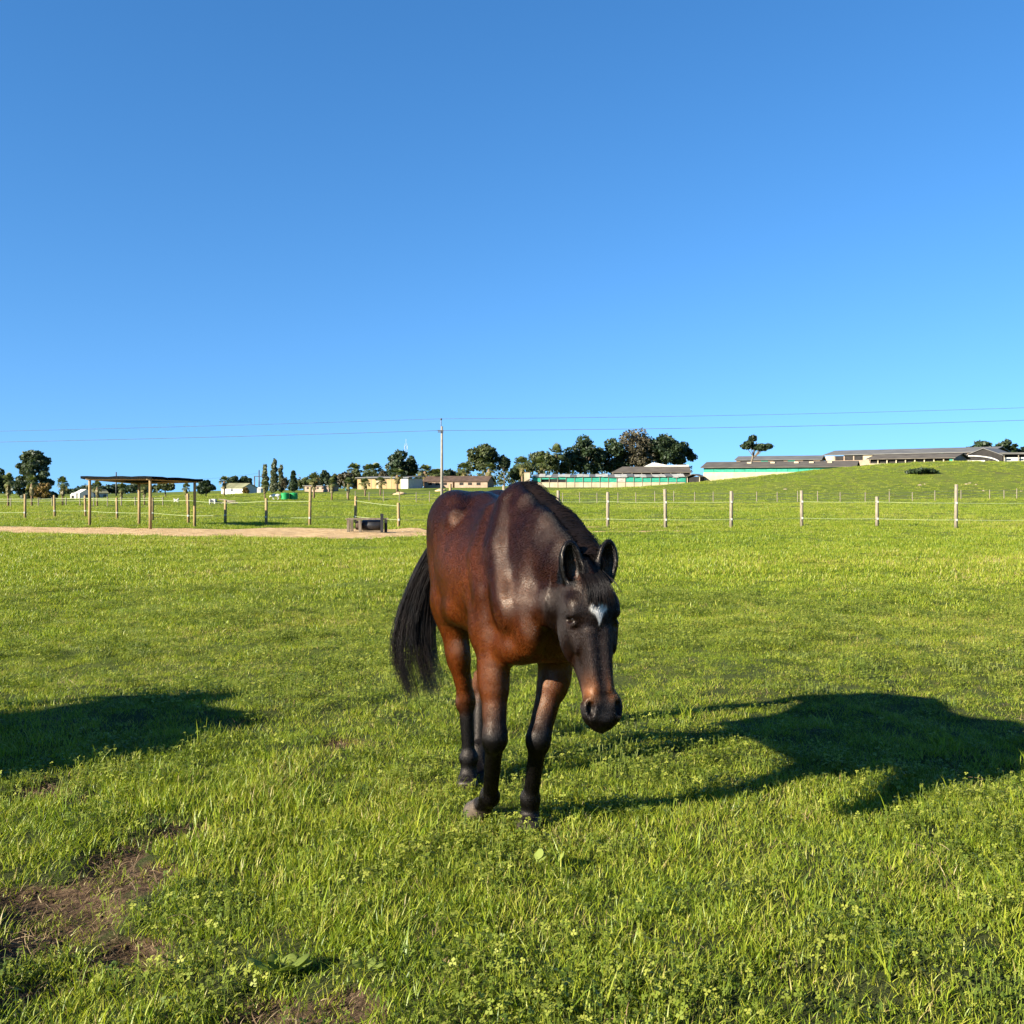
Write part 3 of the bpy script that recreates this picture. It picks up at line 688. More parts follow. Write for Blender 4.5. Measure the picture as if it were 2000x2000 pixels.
# dock inside the tail
# mane: roots along the crest, falling to the horse's left
crest = CREST[(CREST[:, 0] > .0)][::4]+A((0, 0, .004))
nS = 3600; t = np.linspace(0, 1, 9); P_ = np.zeros((nS, 9, 3))
for i in range(nS):
    q = rng.random()*.93; r = bez(crest, A([q]))[0]; ln = (.07+.11*sstep(.0, .35, q)-.10*sstep(.7, .95, q))*(.7+.5*rng.random())
    wob = rng.normal()*.02; lift_ = .006+.014*rng.random()
    sd_ = 1
    if rng.random() < .03: lift_ += .02
    P_[i] = r+A((0, rng.normal()*.010, -.006))+np.stack([t*ln*(.12+wob*2), sd_*(np.sin(t*1.9)*ln*.42+.02*t)+wob*t*.5, lift_*np.sin(t*2.2)-ln*.72*t**1.7], 1)
v, q = strands(P_, .0011, .0003)
link('mane', np_mesh('mane', v, [q], True), M['hair'], horse)
# forelock
nS = 900; P_ = np.zeros((nS, 9, 3))
for i in range(nS):
    u0 = rng.normal()*.019; ln = .085+.055*rng.random(); u1 = u0*1.5+rng.normal()*.006+.010
    s0 = .015+.04*rng.random()
    lk = math.sin(u0*260)*.006
    sv_ = s0+t*ln; P_[i] = HP+np.outer(u0+(u1-u0)*t+lk*t, hu)+np.outer(sv_, hd)+np.outer(cat(np.clip(sv_, .02, .6), ss, hf)+.010+.018*np.sin(t*2.6)+rng.random()*.006, hn)
v, q = strands(P_, .0009, .0003)
link('forelock', np_mesh('forelock', v, [q], True), M['hair'], horse)
# eyes
for s in (-1, 1):
    c = hp(s*.080, -.004, .215); mb_ = bpy.data.meshes.new('eye')
    th, ph = np.meshgrid(np.linspace(0, math.pi, 9), np.linspace(0, 2*math.pi, 13)[:-1], indexing='ij')
    V = np.stack([np.sin(th)*np.cos(ph), np.sin(th)*np.sin(ph), np.cos(th)], -1).reshape(-1, 3)*.019+c
    fq = [(i*12+k, i*12+(k+1) % 12, (i+1)*12+(k+1) % 12, (i+1)*12+k) for i in range(8) for k in range(12)]
    link('eye', np_mesh('eye', V, [A(fq)], True), M['eye'], horse)
tag(horse, 'glossy dark bay horse with a white forehead star walking head-down towards the viewer', 'horse')

# the companion whose shadow falls into the picture from the left
h2_ = copy_tree(horse); tag(h2_, 'bay horse standing just beyond the left edge, seen by its shadow on the grass', 'horse')
h2_.location = (-5.05, 4.9, 0); h2_.rotation_euler = (0, 0, HROT+math.radians(4))

# short hair of the coat on the horse in view, lying along the lie of the coat
nF = 800000
e0, e1, e2, e3 = (HV[HQ[:, i]] for i in range(4))
fn = np.cross(e2-e0, e3-e1); ar = np.linalg.norm(fn, axis=1); fn /= ar[:, None]+1e-12
fi = rng.choice(len(HQ), nF, p=ar/ar.sum()); a_, b_ = rng.random((2, nF, 1))
bl = lambda D: (D[HQ[fi, 0]]*(1-a_)+D[HQ[fi, 1]]*a_)*(1-b_)+(D[HQ[fi, 3]]*(1-a_)+D[HQ[fi, 2]]*a_)*b_
root = bl(HV); cf = bl(col); nr = fn[fi]; dr = bl(hdir)+rng.normal(size=(nF, 3))*.07
dr -= nr*(dr*nr).sum(1, keepdims=True); dr /= np.linalg.norm(dr, axis=1, keepdims=True)+1e-9
eyes = [hp(s_e*.085, -.002, .215) for s_e in (-1, 1)]
ok = (root[:, 2] > .062) & (np.linalg.norm(root-eyes[0], axis=1) > .027) & (np.linalg.norm(root-eyes[1], axis=1) > .027)
root, cf, nr, dr = root[ok], cf[ok], nr[ok], dr[ok]; nF = len(root)
ln = (.008+.007*rng.random((nF, 1)))*np.where(root[:, 2:] < .5, .8, 1.0)
pth = np.stack([root-nr*.0006, root+dr*ln*.5+nr*ln*(.045+.02*rng.random((nF, 1))), root+dr*ln+nr*ln*(.02+.04*rng.random((nF, 1)))], 1)
fur = bpy.data.hair_curves.new('coat_hair'); fur.add_curves([3]*nF)
fur.attributes['position'].data.foreach_set('vector', pth.astype(np.float32).ravel()) if 'position' in fur.attributes else None
ra = fur.attributes.get('radius') or fur.attributes.new('radius', 'FLOAT', 'POINT'); ra.data.foreach_set('value', np.tile(A((.00032, .00026, .00008), np.float32), nF))
ca = fur.attributes.new('coat', 'FLOAT_COLOR', 'CURVE'); c4 = np.ones((nF, 4), np.float32); c4[:, :3] = cf*(.85+.6*rng.random((nF, 1))); ca.data.foreach_set('color', c4.ravel())
m, N, L, out = newmat('coat_hair'); hb_ = N.new('ShaderNodeBsdfHairPrincipled'); hb_.model = 'CHIANG'; hb_.parametrization = 'COLOR'
at = N.new('ShaderNodeAttribute'); at.attribute_name = 'coat'; L.new(at.outputs['Color'], hb_.inputs['Color']); L.new(hb_.outputs[0], out.inputs[0])
ia = fur.attributes.new('ior', 'FLOAT', 'CURVE'); ia.data.foreach_set('value', (1.265-.075*np.maximum(sstep(.45, .60, root[:, 0]), sstep(.75, .5, root[:, 2]))).astype(np.float32))
ai = N.new('ShaderNodeAttribute'); ai.attribute_name = 'ior'; L.new(ai.outputs['Fac'], hb_.inputs['IOR']); hb_.inputs['Roughness'].default_value = .15; hb_.inputs['Radial Roughness'].default_value = .3; hb_.inputs['Coat'].default_value = 0
fur.materials.append(m); fo = bpy.data.objects.new('coat_hair', fur); COL.objects.link(fo); fo.parent = horse
# ------------------------------------------------------------------ fences
def post_mesh(mb, x, y, z, h, r, lean=(0, 0)):
    mb.tube([(x, y, z-.15), (x+lean[0]*.5, y+lean[1]*.5, z+h*.5), (x+lean[0], y+lean[1], z+h-.015), (x+lean[0], y+lean[1], z+h)], [r*1.06, r, r*.97, r*.82], 10)
def ribbon(mb, pts, hw_, th=.004):
    for (a, b) in zip(pts[:-1], pts[1:]):
        a = Vector(a); b = Vector(b); n = Vector((-(b-a).y, (b-a).x, 0)).normalized()*th; u = Vector((0, 0, hw_))
        v = [a-n-u, a+n-u, a+n+u, a-n+u, b-n-u, b+n-u, b+n+u, b-n+u]
        mb.add(v, [(0,1,5,4),(1,2,6,5),(2,3,7,6),(3,0,4,7),(0,3,2,1),(4,5,6,7)])
# near paddock fence: (px, base row, top row)
FP = [(-160,1012,964),(-70,1012,966),(49,1014,965),(107,1010,967),(167,1010,968),(229,1014,972),(298,1016,972),(368,1021,964),(440,1023,977),(520,1025,973),(605,1026,951),(694,1024,969),(779,1032,982),
      (880,1030,945),(985,1030,948),(1090,1030,958),(1187,1030,961),(1300,1031,955),(1428,1031,959),(1566,1028,958),(1713,1029,970),(1867,1031,946),(2030,1031,955),(2200,1031,955)]
fence = empty('paddock_fence', (0, 44, 0))
pts_u = []; pts_l = []
for i, (px, b, tp) in enumerate(FP):
    Y = CAM_H*F/(b-HZ); X = (px-1000)/F*Y; z = gz(X, Y); h = CAM_H-(tp-HZ)/F*Y-z
    mb_ = MB(); post_mesh(mb_, X, Y-44, z, h, .065 if px > 900 else .06, (random.uniform(-.03, .03), 0))
    po = mb_.build('post', M['post'] if px < 900 else M['post_grey'], fence, True)
    wz = max(.25, .33+random.uniform(-.02, .02)); pts_l.append((X, Y-44-.075, z+wz)); pts_u.append((X, Y-44-.075, z+min(.99, h-.12)))
    for hz_ in ((wz, min(.99, h-.12)) if px > 1100 else (wz,)):
        q = MB(); q.box(X-.03, X+.03, Y-44-.10, Y-44-.05, z+hz_-.04, z+hz_+.04); q.build('insulator', M['insul'], po)
for nm_, pp in (('tape', pts_u), ('tape', pts_l)):
    mb_ = MB(); out_ = []
    for a, b in zip(pp[:-1], pp[1:]):
        a = Vector(a); b = Vector(b)
        for k in range(4):
            t_ = k/4; p_ = a.lerp(b, t_); p_.z -= .018*4*t_*(1-t_); out_.append(p_)
    out_.append(Vector(pp[-1])); ribbon(mb_, out_, .005)
    mb_.build('tape', M['tape'], fence)
tag(fence, 'wooden post and pale tape paddock fence crossing the field behind the horse', 'fence')
# far fence below the bank
ff = empty('wire_fence', (0, 112, 0)); tag(ff, 'low distant post and wire fence along the foot of the grassy bank', 'fence')
fx = [694,721,749,780,813,839,874,905,940,975,1010,1045,1072,1099,1132,1166,1207,1242,1279,1316,1357,1393,1432,1478,1518,1558,1597,1641,1690,1737,1782,1826,1877,1933,1961,1986,2030,2080,2130]
tops = []
pm = MB(); pm.tube([(0, 0, -.2), (0, 0, 1.0)], .045, 6); pme = pm.mesh('post')
for px in fx:
    X = (px-1000)/F*112; z = gz(X, 112); o = link('post', pme, M['post_grey'], ff, (X, 0, z)); o.scale = (1, 1, 1.0+random.random()*.25); tops.append((X, 0, z))
for hh_ in (.35, .65, .95):
    mb_ = MB(); mb_.tube([(a, b, c+hh_) for a, b, c in tops], .012, 4); mb_.build('wire', M['wire'], ff)
# rail fence on the left
rf = empty('rail_fence', (0, 84, 0)); tag(rf, 'low pale rail fence far left in front of the shaggy palms', 'fence')
tops = []
for k, px in enumerate(range(-60, 330, 27)):
    X = (px-1000)/F*84; z = gz(X, 84); o = link('post', pme, M['post_grey'], rf, (X, 0, z)); o.scale = (1, 1, .75); tops.append((X, 0, z))
for hh_ in (.45, .62):
    mb_ = MB(); mb_.tube([(a, b, c+hh_) for a, b, c in tops], .02, 5); mb_.build('rail', M['tape'], rf)

# ------------------------------------------------------------------ shade shelter
sh = empty('shade_shelter', (-14.6, 40.4, 0))
SP = [(-16.7, 40.5), (-13.6, 38.5), (-12.55, 40.5), (-15.4, 42.3)]
tops = []
for (X, Y), tp in zip(SP, (938, 938, 943, 946)):
    z = gz(X, Y); zt = CAM_H-(tp-HZ)/F*Y
    mb_ = MB(); post_mesh(mb_, X+14.6, Y-40.4, z, zt-z, .056); mb_.build('post', M['post'], sh, True); tops.append(Vector((X+14.6, Y-40.4, zt)))
for a, b in ((0, 1), (1, 2), (2, 3), (3, 0)):
    d_ = (tops[b]-tops[a]).normalized()*.16
    mb_ = MB(); mb_.tube([tops[a]-d_+Vector((0, 0, .05)), tops[b]+d_+Vector((0, 0, .05))], .048, 8); mb_.build('beam', M['post'], sh, True)
mb_ = MB(); c_ = sum(tops, Vector())/4
n_ = 10; v = []
def bil(a, b): 
    return (tops[0]*(1-a)+tops[1]*a)*(1-b)+(tops[3]*(1-a)+tops[2]*a)*b
for i in range(n_+1):
    for j in range(n_+1):
        a = -.085+1.17*i/n_; b = -.085+1.17*j/n_
        p_ = bil(a, b); sag = -.10*math.sin(math.pi*min(max(a, 0), 1))*math.sin(math.pi*min(max(b, 0), 1))
        v.append(p_+Vector((0, 0, .135+sag+random.uniform(-.015, .02))))
n1_ = n_+1; V = [tuple(p_) for p_ in v]+[(p_.x, p_.y, p_.z-.05-.05*((i//n1_) in (0, n_) or (i % n1_) in (0, n_))) for i, p_ in enumerate(v)]
f_ = []
o2 = n1_*n1_
for i in range(n_):
    for j in range(n_):
        a = i*n1_+j; f_.append((a, a+n1_, a+n1_+1, a+1)); f_.append((o2+a, o2+a+1, o2+a+n1_+1, o2+a+n1_))
for k in range(n_):
    for a, b in ((k, k+1), (n_*n1_+k+1, n_*n1_+k), ((k+1)*n1_, k*n1_), (k*n1_+n_, (k+1)*n1_+n_)): f_.append((a, b, o2+b, o2+a))
mb_.add(V, f_); mb_.build('shade_net', M['net'], sh)
tag(sh, 'open shelter of four wooden posts carrying a black shade net', 'shelter')

# ------------------------------------------------------------------ feed trough
tx, ty, tz = hit(716, 1039, 30, 45); tr = empty('feed_trough', (tx, ty, tz))
k_ = ty/F
x0, x1 = -38*k_, 40*k_
for (xx, yy, hgt, mt) in ((x0+.05, -.22, .50, 'bark'), (x0+.48, -.30, .50, 'bark'), (x0+.1, .3, .5, 'bark'), (x1-.12, -.3, .74, 'black'), (x1-.05, .3, .5, 'black')):
    mb_ = MB(); mb_.box(xx-.05, xx+.05, yy-.05, yy+.05, -.1, hgt); mb_.build('leg', M[mt], tr)
for yy in (-.24, .3):
    mb_ = MB(); mb_.box(x0-.05, x1+.05, yy-.045, yy+.045, .503, .55); mb_.build('rail', M['bark'], tr)
mb_ = MB(); mb_.tube([(x0+.5, 0, .27), (x0+.53, 0, .27), (x1-.14, 0, .27), (x1-.11, 0, .27)], [.18, .22, .22, .18], 16); mb_.build('tub', M['black'], tr, True)
mb_ = MB(); mb_.tube([(x0+.28, .05, .27), (x0+.30, .05, .27), (x0+.47, .05, .27)], [.16, .19, .19], 14); mb_.build('barrel', M['roofbrown'], tr, True)
tr.scale = (.96, .9, .86); tag(tr, 'low wooden feed trough frame holding a black drum on the sand', 'trough')

# ------------------------------------------------------------------ power line
def pole_thing(X, Y, label, z=None, h=5.75):
    z = gz(X, Y) if z is None else z
    r = empty('utility_pole', (X, Y, z))
    mb_ = MB(); mb_.tube([(0, 0, -.3), (0, 0, h*.5), (0, 0, h)], [.115, .095, .075], 10); mb_.build('pole', M['pole'], r, True)
    mb_ = MB(); mb_.tube([(-.05, -.02, h-.02), (-.05, -.02, h+.42)], .03, 6); mb_.build('spike', M['metal'], r)
    mb_ = MB(); mb_.tube([(-.05, -.02, h+.42), (-.05, -.02, h+.48), (-.05, -.02, h+.55)], [.05, .08, .04], 8); mb_.build('insulator', M['metal'], r, True)
    for hh_ in (.22, .42):
        mb_ = MB(); mb_.box(-.28, .12, -.14, -.09, h-.55+hh_*.5, h-.48+hh_*.5); mb_.build('bracket', M['metal'], r)
    tag(r, label, 'pole'); return z
PX, PY = (863-1000)/F*71, 71.0
pz = pole_thing(PX, PY, 'tall pale concrete power pole standing behind the horse rump')
q_ = [(-75, 92), (48, 60)]
zl = pole_thing(-95, 86, 'concrete power pole beyond the left edge holding up the two cables', h=5.2)
zr = pole_thing(92, 60, 'concrete power pole beyond the right edge holding up the two cables', h=9.0)
def wire(name, pts, r, label, n=24, sags=()):
    mb_ = MB(); out_ = []
    for (a, b), s in zip(zip(pts[:-1], pts[1:]), sags):
        a = Vector(a); b = Vector(b)
        for k in range(n):
            t_ = k/n; p_ = a.lerp(b, t_); p_.z -= s*4*t_*(1-t_); out_.append(p_)
    out_.append(Vector(pts[-1])); mb_.tube(out_, r, 5)
    return tag(mb_.build(name, M['wire'], smooth=True), label, 'cable')
wire('power_cable', [(-95.05, 86, zl+5.72), (PX-.05, PY, pz+6.27), (91.95, 60, zr+9.52)], .012, 'upper of the two power cables crossing the sky', sags=(.35, .9))
wire('power_cable', [(-95.2, 86, zl+4.9), (PX-.2, PY-.1, pz+5.45), (91.8, 60, zr+8.7)], .015, 'lower of the two power cables crossing the sky', sags=(.35, .9))
def thinpole(px, top, base, Y, label, arm=False):
    X = (px-1000)/F*Y; z = gz(X, Y); h = CAM_H-(top-HZ)/F*Y-z
    r = empty('timber_pole', (X, Y, z)); mb_ = MB(); mb_.tube([(0, 0, -.3), (0, 0, h)], [.16, .11], 8); mb_.build('pole', M['metal'], r, True)
    if arm:
        mb_ = MB(); mb_.box(-.9, .9, -.17, -.09, h*.72, h*.72+.14); mb_.build('crossarm', M['metal'], r)
    tag(r, label, 'pole'); return (X, Y, z+h)
a = thinpole(227, 922, 975, 185, 'thin dark far pole rising behind the shade shelter', True)
b = thinpole(506, 918, 960, 200, 'dark slender pole left of the poplars', True)
thinpole(497, 930, 960, 205, 'shorter dark pole just left of the slender pole by the poplars')
wire('far_cable', [(a[0], a[1], a[2]-1.0), (b[0], b[1], b[2]-.6)], .014, 'thin far cable between the shelter pole and the poplar pole', sags=(.8,))
# lattice mast
X = (793-1000)/F*330; z = gz(X, 330); r = empty('telecom_mast', (X, 330, z)); top = CAM_H-(857-HZ)/F*330-z
mb_ = MB()
for sx, sy in ((-1, -1), (1, -1), (1, 1), (-1, 1)): mb_.tube([(sx*.7, sy*.7, 0), (sx*.28, sy*.28, top-1.5)], .035, 5)
for k in range(12):
    za = (top-1.5)*k/12; zb_ = (top-1.5)*(k+1)/12; wa = .7-.42*k/12; wb = .7-.42*(k+1)/12; s_k = 1 if k % 2 else -1
    mb_.tube([(-wa*s_k, -wa, za), (wb*s_k, -wb, zb_)], .025, 4); mb_.tube([(wa, -wa*s_k, za), (wb, wb*s_k, zb_)], .025, 4)
mb_.build('lattice', M['mast'], r)
mb_ = MB(); mb_.tube([(0, 0, top-1.5), (0, 0, top)], .05, 5); mb_.build('aerial', M['mast'], r)
for sx in (-.45, .45):
    mb_ = MB(); mb_.box(sx-.07, sx+.07, -.5, -.4, top-3.4, top-2.2); mb_.build('antenna_panel', M['mast'], r)
tag(r, 'pale lattice telecom mast behind the big dark tree', 'mast')

# ------------------------------------------------------------------ buildings
class Bld:
    """frame with u along the front from A to B, w away from the viewer"""
    def __init__(s, name, label, cat_, pa, pb, z=None):
        (xa, ya), (xb, yb) = [((p[0]-1000)/F*p[1], p[1]) for p in (pa, pb)]
        s.L = math.hypot(xb-xa, yb-ya); ang = math.atan2(yb-ya, xb-xa)
        s.Y = (ya+yb)/2; s.xa, s.ya = xa, ya
        s.z = min(gz(xa, ya), gz(xb, yb)) if z is None else z
        s.o = empty(name, (xa, ya, s.z), ang); tag(s.o, label, cat_)
    def h(s, py): return CAM_H-(py-HZ)/F*s.Y-s.z
    def box(s, name, mat, x0, x1, y0, y1, z0, z1, parent=None):
        mb_ = MB(); mb_.box(x0, x1, y0, y1, z0, z1); return mb_.build(name, M[mat], parent or s.o)
    def gable(s, name, mat, x0, x1, y0, y1, ze, zr, th=.12, ridge_along='x', ov=.3):
        mb_ = MB()
        if ridge_along == 'x':
            ym = (y0+y1)/2
            for (ya, yb, za, zb_) in ((y0-ov, ym, ze-.08, zr), (ym, y1+ov, zr, ze-.08)):
                v = [(x0-ov, ya, za), (x1+ov, ya, za), (x1+ov, yb, zb_), (x0-ov, yb, zb_)]; v += [(a, b, c+th) for a, b, c in v]
                mb_.add(v, [(0,3,2,1),(4,5,6,7),(0,1,5,4),(1,2,6,5),(2,3,7,6),(3,0,4,7)])
        else:
            xm = (x0+x1)/2
            for (xa, xb, za, zb_) in ((x0-ov, xm, ze-.08, zr), (xm, x1+ov, zr, ze-.08)):
                v = [(xa, y0-ov, za), (xb, y0-ov, zb_), (xb, y1+ov, zb_), (xa, y1+ov, za)]; v += [(a, b, c+th) for a, b, c in v]
                mb_.add(v, [(0,3,2,1),(4,5,6,7),(0,1,5,4),(1,2,6,5),(2,3,7,6),(3,0,4,7)])
        return mb_.build(name, M[mat], s.o)
    def gwall(s, name, mat, x0, x1, y0, y1, ze, zr, ridge_along='x', z0=-1.5):
        """walls with gable ends"""
        mb_ = MB(); ym = (y0+y1)/2; xm = (x0+x1)/2
        v = [(x0,y0,z0),(x1,y0,z0),(x1,y1,z0),(x0,y1,z0),(x0,y0,ze),(x1,y0,ze),(x1,y1,ze),(x0,y1,ze)]
        if ridge_along == 'x':
            v += [(x0, ym, zr), (x1, ym, zr)]; f = [(0,1,5,4),(1,2,6,9,5),(2,3,7,6),(3,0,4,8,7),(4,5,9,8),(6,7,8,9),(0,3,2,1)]
        else:
            v += [(xm, y0, zr), (xm, y1, zr)]; f = [(0,1,5,8,4),(1,2,6,5),(2,3,7,9,6),(3,0,4,7),(4,8,9,7),(5,6,9,8),(0,3,2,1)]
        mb_.add(v, f); return mb_.build(name, M[mat], s.o)
# white farmhouse, far left
b = Bld('farmhouse', 'small white gabled farmhouse behind the shelter, far left', 'house', (150, 130), (213, 132))
L_ = b.L; b.box('wall', 'white', 0, L_, .8, 4.5, -1, .75)
b.gwall('gable_wall', 'white', .3, 2.0, 0, 4.4, .75, 1.25, 'y'); b.box('chimney', 'white', L_*.72, L_*.82, 2, 2.5, .75, 1.5)
b.gable('roof', 'roofmoss', 2.0, L_, .8, 4.5, .78, 1.15, .06, 'x', .1)
for xx in (.95, 2.5, 3.3):
    b.box('window', 'glass', xx, xx+.35, -.04 if xx < 2 else .76, .1 if xx < 2 else .9, .15, .55)
b2 = Bld('outhouse', 'tiny white outhouse left of the white farmhouse', 'shed', (137, 131), (147, 131)); b2.box('wall', 'white', 0, b2.L, 0, 1, -1, .7); b2.box('door', 'dark', .2, .45, -.03, .1, 0, .5)
# white cottage
b = Bld('cottage', 'white cottage with mossy gable roof beneath dark trees', 'house', (432, 190), (474, 186))
b.gwall('wall', 'white', 0, b.L, 0, 3.2, b.h(953), b.h(945), 'x'); b.gable('roof', 'roofmoss', 0, b.L, 0, 3.2, b.h(953), b.h(944.5), .1, 'x', .15)
wx = b.L*.47; b.box('window', 'glass', wx, wx+.5, -.05, .1, b.h(960), b.h(955))
b = Bld('round_tank', 'low white round-topped tank right of the cottage', 'tank', (492, 195), (517, 195)); r_ = b.L/2
mb_ = MB(); mb_.tube([(r_, r_, -.8), (r_, r_, b.h(954)), (r_, r_, b.h(952.3)), (r_, r_, b.h(951.3))], [r_, r_, r_*.75, r_*.2], 16); mb_.build('shell', M['white'], b.o)
# beige low building
b = Bld('low_building', 'low beige building behind the row of palms', 'building', (595, 215), (642, 213))
b.box('wall', 'pinkwall', 0, b.L, 0, 4, -1, b.h(949.5)); b.box('roof', 'roofgrey', -.2, b.L+.2, -.2, 4.2, b.h(949.4), b.h(948))
for k in range(4): b.box('window', 'dark', .5+k*1.2, .5+k*1.2+.5, -.04, .1, b.h(955), b.h(951.5))
# ochre shed
b = Bld('ochre_shed', 'long ochre shed with flat grey roof and white end panel', 'shed', (698, 229), (797, 223))
b.box('wall', 'ochre', 0, b.L*.86, 0, 6, -1, b.h(934)); b.box('end_panel', 'white', b.L*.86, b.L, .0, 6, -1, b.h(935))
mb_ = MB(); x0, x1 = -.3, b.L+.5; mb_.add([(x0,-.5,b.h(933.8)),(x1,-.5,b.h(933.8)),(x1,6.4,b.h(931)),(x0,6.4,b.h(931)),(x0,-.5,b.h(932.3)),(x1,-.5,b.h(932.3)),(x1,6.4,b.h(929.6)),(x0,6.4,b.h(929.6))], [(0,3,2,1),(4,5,6,7),(0,1,5,4),(1,2,6,5),(2,3,7,6),(3,0,4,7)]); mb_.build('roof', M['roofgrey'], b.o)
for k in range(1, 9): b.box('batten', 'post_grey', b.L*.86*k/9-.05, b.L*.86*k/9+.05, -.05, .06, -.5, b.h(934.3))
b.box('door', 'cream', b.L*.38, b.L*.46, -.04, .1, -.2, b.h(939))
# brown-roofed farm houses
for (p0, p1, lab, k) in (((828, 232), (884, 230), 'long brown-roofed house between the ochre shed and the power pole', 3), ((888, 226), (952, 224), 'brown-roofed house with pinkish wall right of the power pole', 3)):
    b = Bld('brown_house', lab, 'house', p0, p1)
    b.gwall('wall', 'pinkwall', 0, b.L, 0, 5, b.h(940), b.h(931), 'x'); b.gable('roof', 'roofbrown', 0, b.L, 0, 5, b.h(940), b.h(930.5), .12, 'x', .3)
    for j in range(k): b.box('window', 'dark', b.L*(.15+.26*j), b.L*(.15+.26*j)+.9, -.04, .1, b.h(947.5), b.h(942.5))
# netted poultry house, centre
b = Bld('netted_shed', 'long low shed with cream base wall, green netting and torn pale roof sheets', 'shed', (1040, 195), (1338, 193))
b.box('base_wall', 'cream', 0, b.L, 0, 7, -1.2, b.h(942)); hw_ = b.h(942)
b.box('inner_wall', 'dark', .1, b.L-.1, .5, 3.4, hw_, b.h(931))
nn = 18
for k in range(nn):
    x0 = b.L*k/nn; x1 = b.L*(k+1)/nn
    zt = b.h(932.5)+random.uniform(-.06, .06)
    if k in (2, 3): b.box('opening', 'dark', x0+.05, x1-.05, .15, .3, hw_, zt)
    mb_ = MB(); zb_ = hw_ + (.55 if k in (1, 2, 3) else .02)+random.uniform(0, .08)
    mb_.add([(x0+.03, .02, zb_), (x1-.03, .02, zb_), (x1-.03, .05, zt), (x0+.03, .05, zt), (x0+.03, .08, zb_), (x1-.03, .08, zb_), (x1-.03, .11, zt), (x0+.03, .11, zt)], [(0,1,2,3),(7,6,5,4),(0,4,5,1),(1,5,6,2),(2,6,7,3),(3,7,4,0)])
    mb_.build('netting_panel', M['green' if k not in (4, 9, 10, 14) else 'sheet'] if k % 5 != 4 else M['green'], b.o)
    mb_ = MB(); mb_.tube([(x0, -.03, hw_-1.2), (x0, -.03, zt+.1)], .05, 6); mb_.build('pillar', M['post_grey'], b.o)
for k in range(24):
    x0 = b.L*k/24; x1 = b.L*(k+1)/24; za = b.h(931.5)+random.uniform(-.1, .1); zb_ = b.h(926.5)+random.uniform(-.12, .12)
    mb_ = MB(); mb_.add([(x0+.02, -.25, za), (x1-.02, -.25, za+random.uniform(-.05, .05)), (x1-.02, 3.5, zb_), (x0+.02, 3.5, zb_+random.uniform(-.05, .05)), (x0+.02, -.25, za+.05), (x1-.02, -.25, za+.06), (x1-.02, 3.5, zb_+.05), (x0+.02, 3.5, zb_+.06)], [(0,3,2,1),(4,5,6,7),(0,1,5,4),(1,2,6,5),(2,3,7,6),(3,0,4,7)])
    mb_.build('roof_sheet', M['sheet' if k % 3 else 'roofgrey'], b.o)
b.box('end_net', 'green', b.L+.02, b.L+.12, 0, 3, .2, b.h(931))
b3 = Bld('pillar_block', 'small cream block at the left end of the netted shed', 'block', (1024, 194), (1035, 194)); b3.box('wall', 'cream', 0, b3.L, 0, 1.5, -1, b3.h(923.5)); b3.box('cap', 'pinkwall', -.05, b3.L+.05, -.05, 1.55, b3.h(923.4), b3.h(922.4))
b = Bld('lean_to', 'small dark lean-to at the right end of the netted shed', 'shed', (1342, 190), (1366, 189))
b.box('wall', 'dark', 0, b.L, .4, 4, -1, b.h(931)); b.gable('roof', 'roof', 0, b.L, 0, 4, b.h(931), b.h(926.5), .1, 'y', .2)
for k in (0, 1): b.box('post', 'cream', b.L*k-.06, b.L*k+.06, .1, .25, -1, b.h(931))
# roofed barn with white pediment
b = Bld('pediment_barn', 'barn with brown roof and white stepped pediment behind the netted shed', 'barn', (1197, 222), (1348, 220), z=1.0)
b.box('wall', 'dark', 0, b.L, 0, 10, -1, b.h(923)); 
mb_ = MB(); L_ = b.L; ze, zr_ = b.h(923.5), b.h(911.5); mb_.add([(-.3,-.5,ze),(L_+.3,-.5,ze),(L_,5,zr_),(2.0,5,zr_),(-.3,-.5,ze+.12),(L_+.3,-.5,ze+.12),(L_,5,zr_+.12),(2.0,5,zr_+.12)], [(0,3,2,1),(4,5,6,7),(0,1,5,4),(1,2,6,5),(2,3,7,6),(3,0,4,7)]); mb_.build('roof', M['roof'], b.o)
mb_ = MB(); q = [(L_*.38, b.h(912)), (L_*.52, b.h(902.5)), (L_*.56, b.h(902.8)), (L_*.72, b.h(907.5)), (L_, b.h(907)), (L_, b.h(912.5))]
v = [(x_, 5.2, z_) for x_, z_ in q]+[(x_, 5.6, z_) for x_, z_ in q]; n_ = len(q)
mb_.add(v, [tuple(range(n_))[::-1], tuple(range(n_, 2*n_))]+[(i, (i+1) % n_, n_+(i+1) % n_, n_+i) for i in range(n_)]); mb_.build('pediment', M['white'], b.o)
for k in range(9): b.box('post', 'post_grey', L_*k/8-.08, L_*k/8+.08, -.4, -.25, -.5, ze)
# green-walled barn on the bank
b = Bld('green_barn', 'long barn with brown sheet roof, turquoise netted side and cream base, on the bank', 'barn', (1374, 192), (1668, 182), z=1.0)
L_ = b.L; he = b.h(912.5); b.box('base_wall', 'cream', 0, L_, 0, 9, -.5, b.h(922)); 
nn = 14
for k in range(nn): 
    b.box('netting_panel', 'green', L_*k/nn+.02, L_*(k+1)/nn-.02, .03+.01*(k % 2), .14, b.h(921.9), b.h(913.2))
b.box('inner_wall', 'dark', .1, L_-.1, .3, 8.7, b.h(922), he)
b.gable('roof', 'roof', 0, L_, 0, 11, he, b.h(901), .12, 'x', .5)
b.gwall('gable_end', 'dark', L_-.3, L_, .2, 10.8, he-.05, b.h(901.5), 'x')
for k, xx in enumerate((.28, .44, .60, .70, .82)): b.box('roof_vent', 'cream', L_*xx, L_*xx+.8, 3.4, 4.2, b.h(904), b.h(901.0))
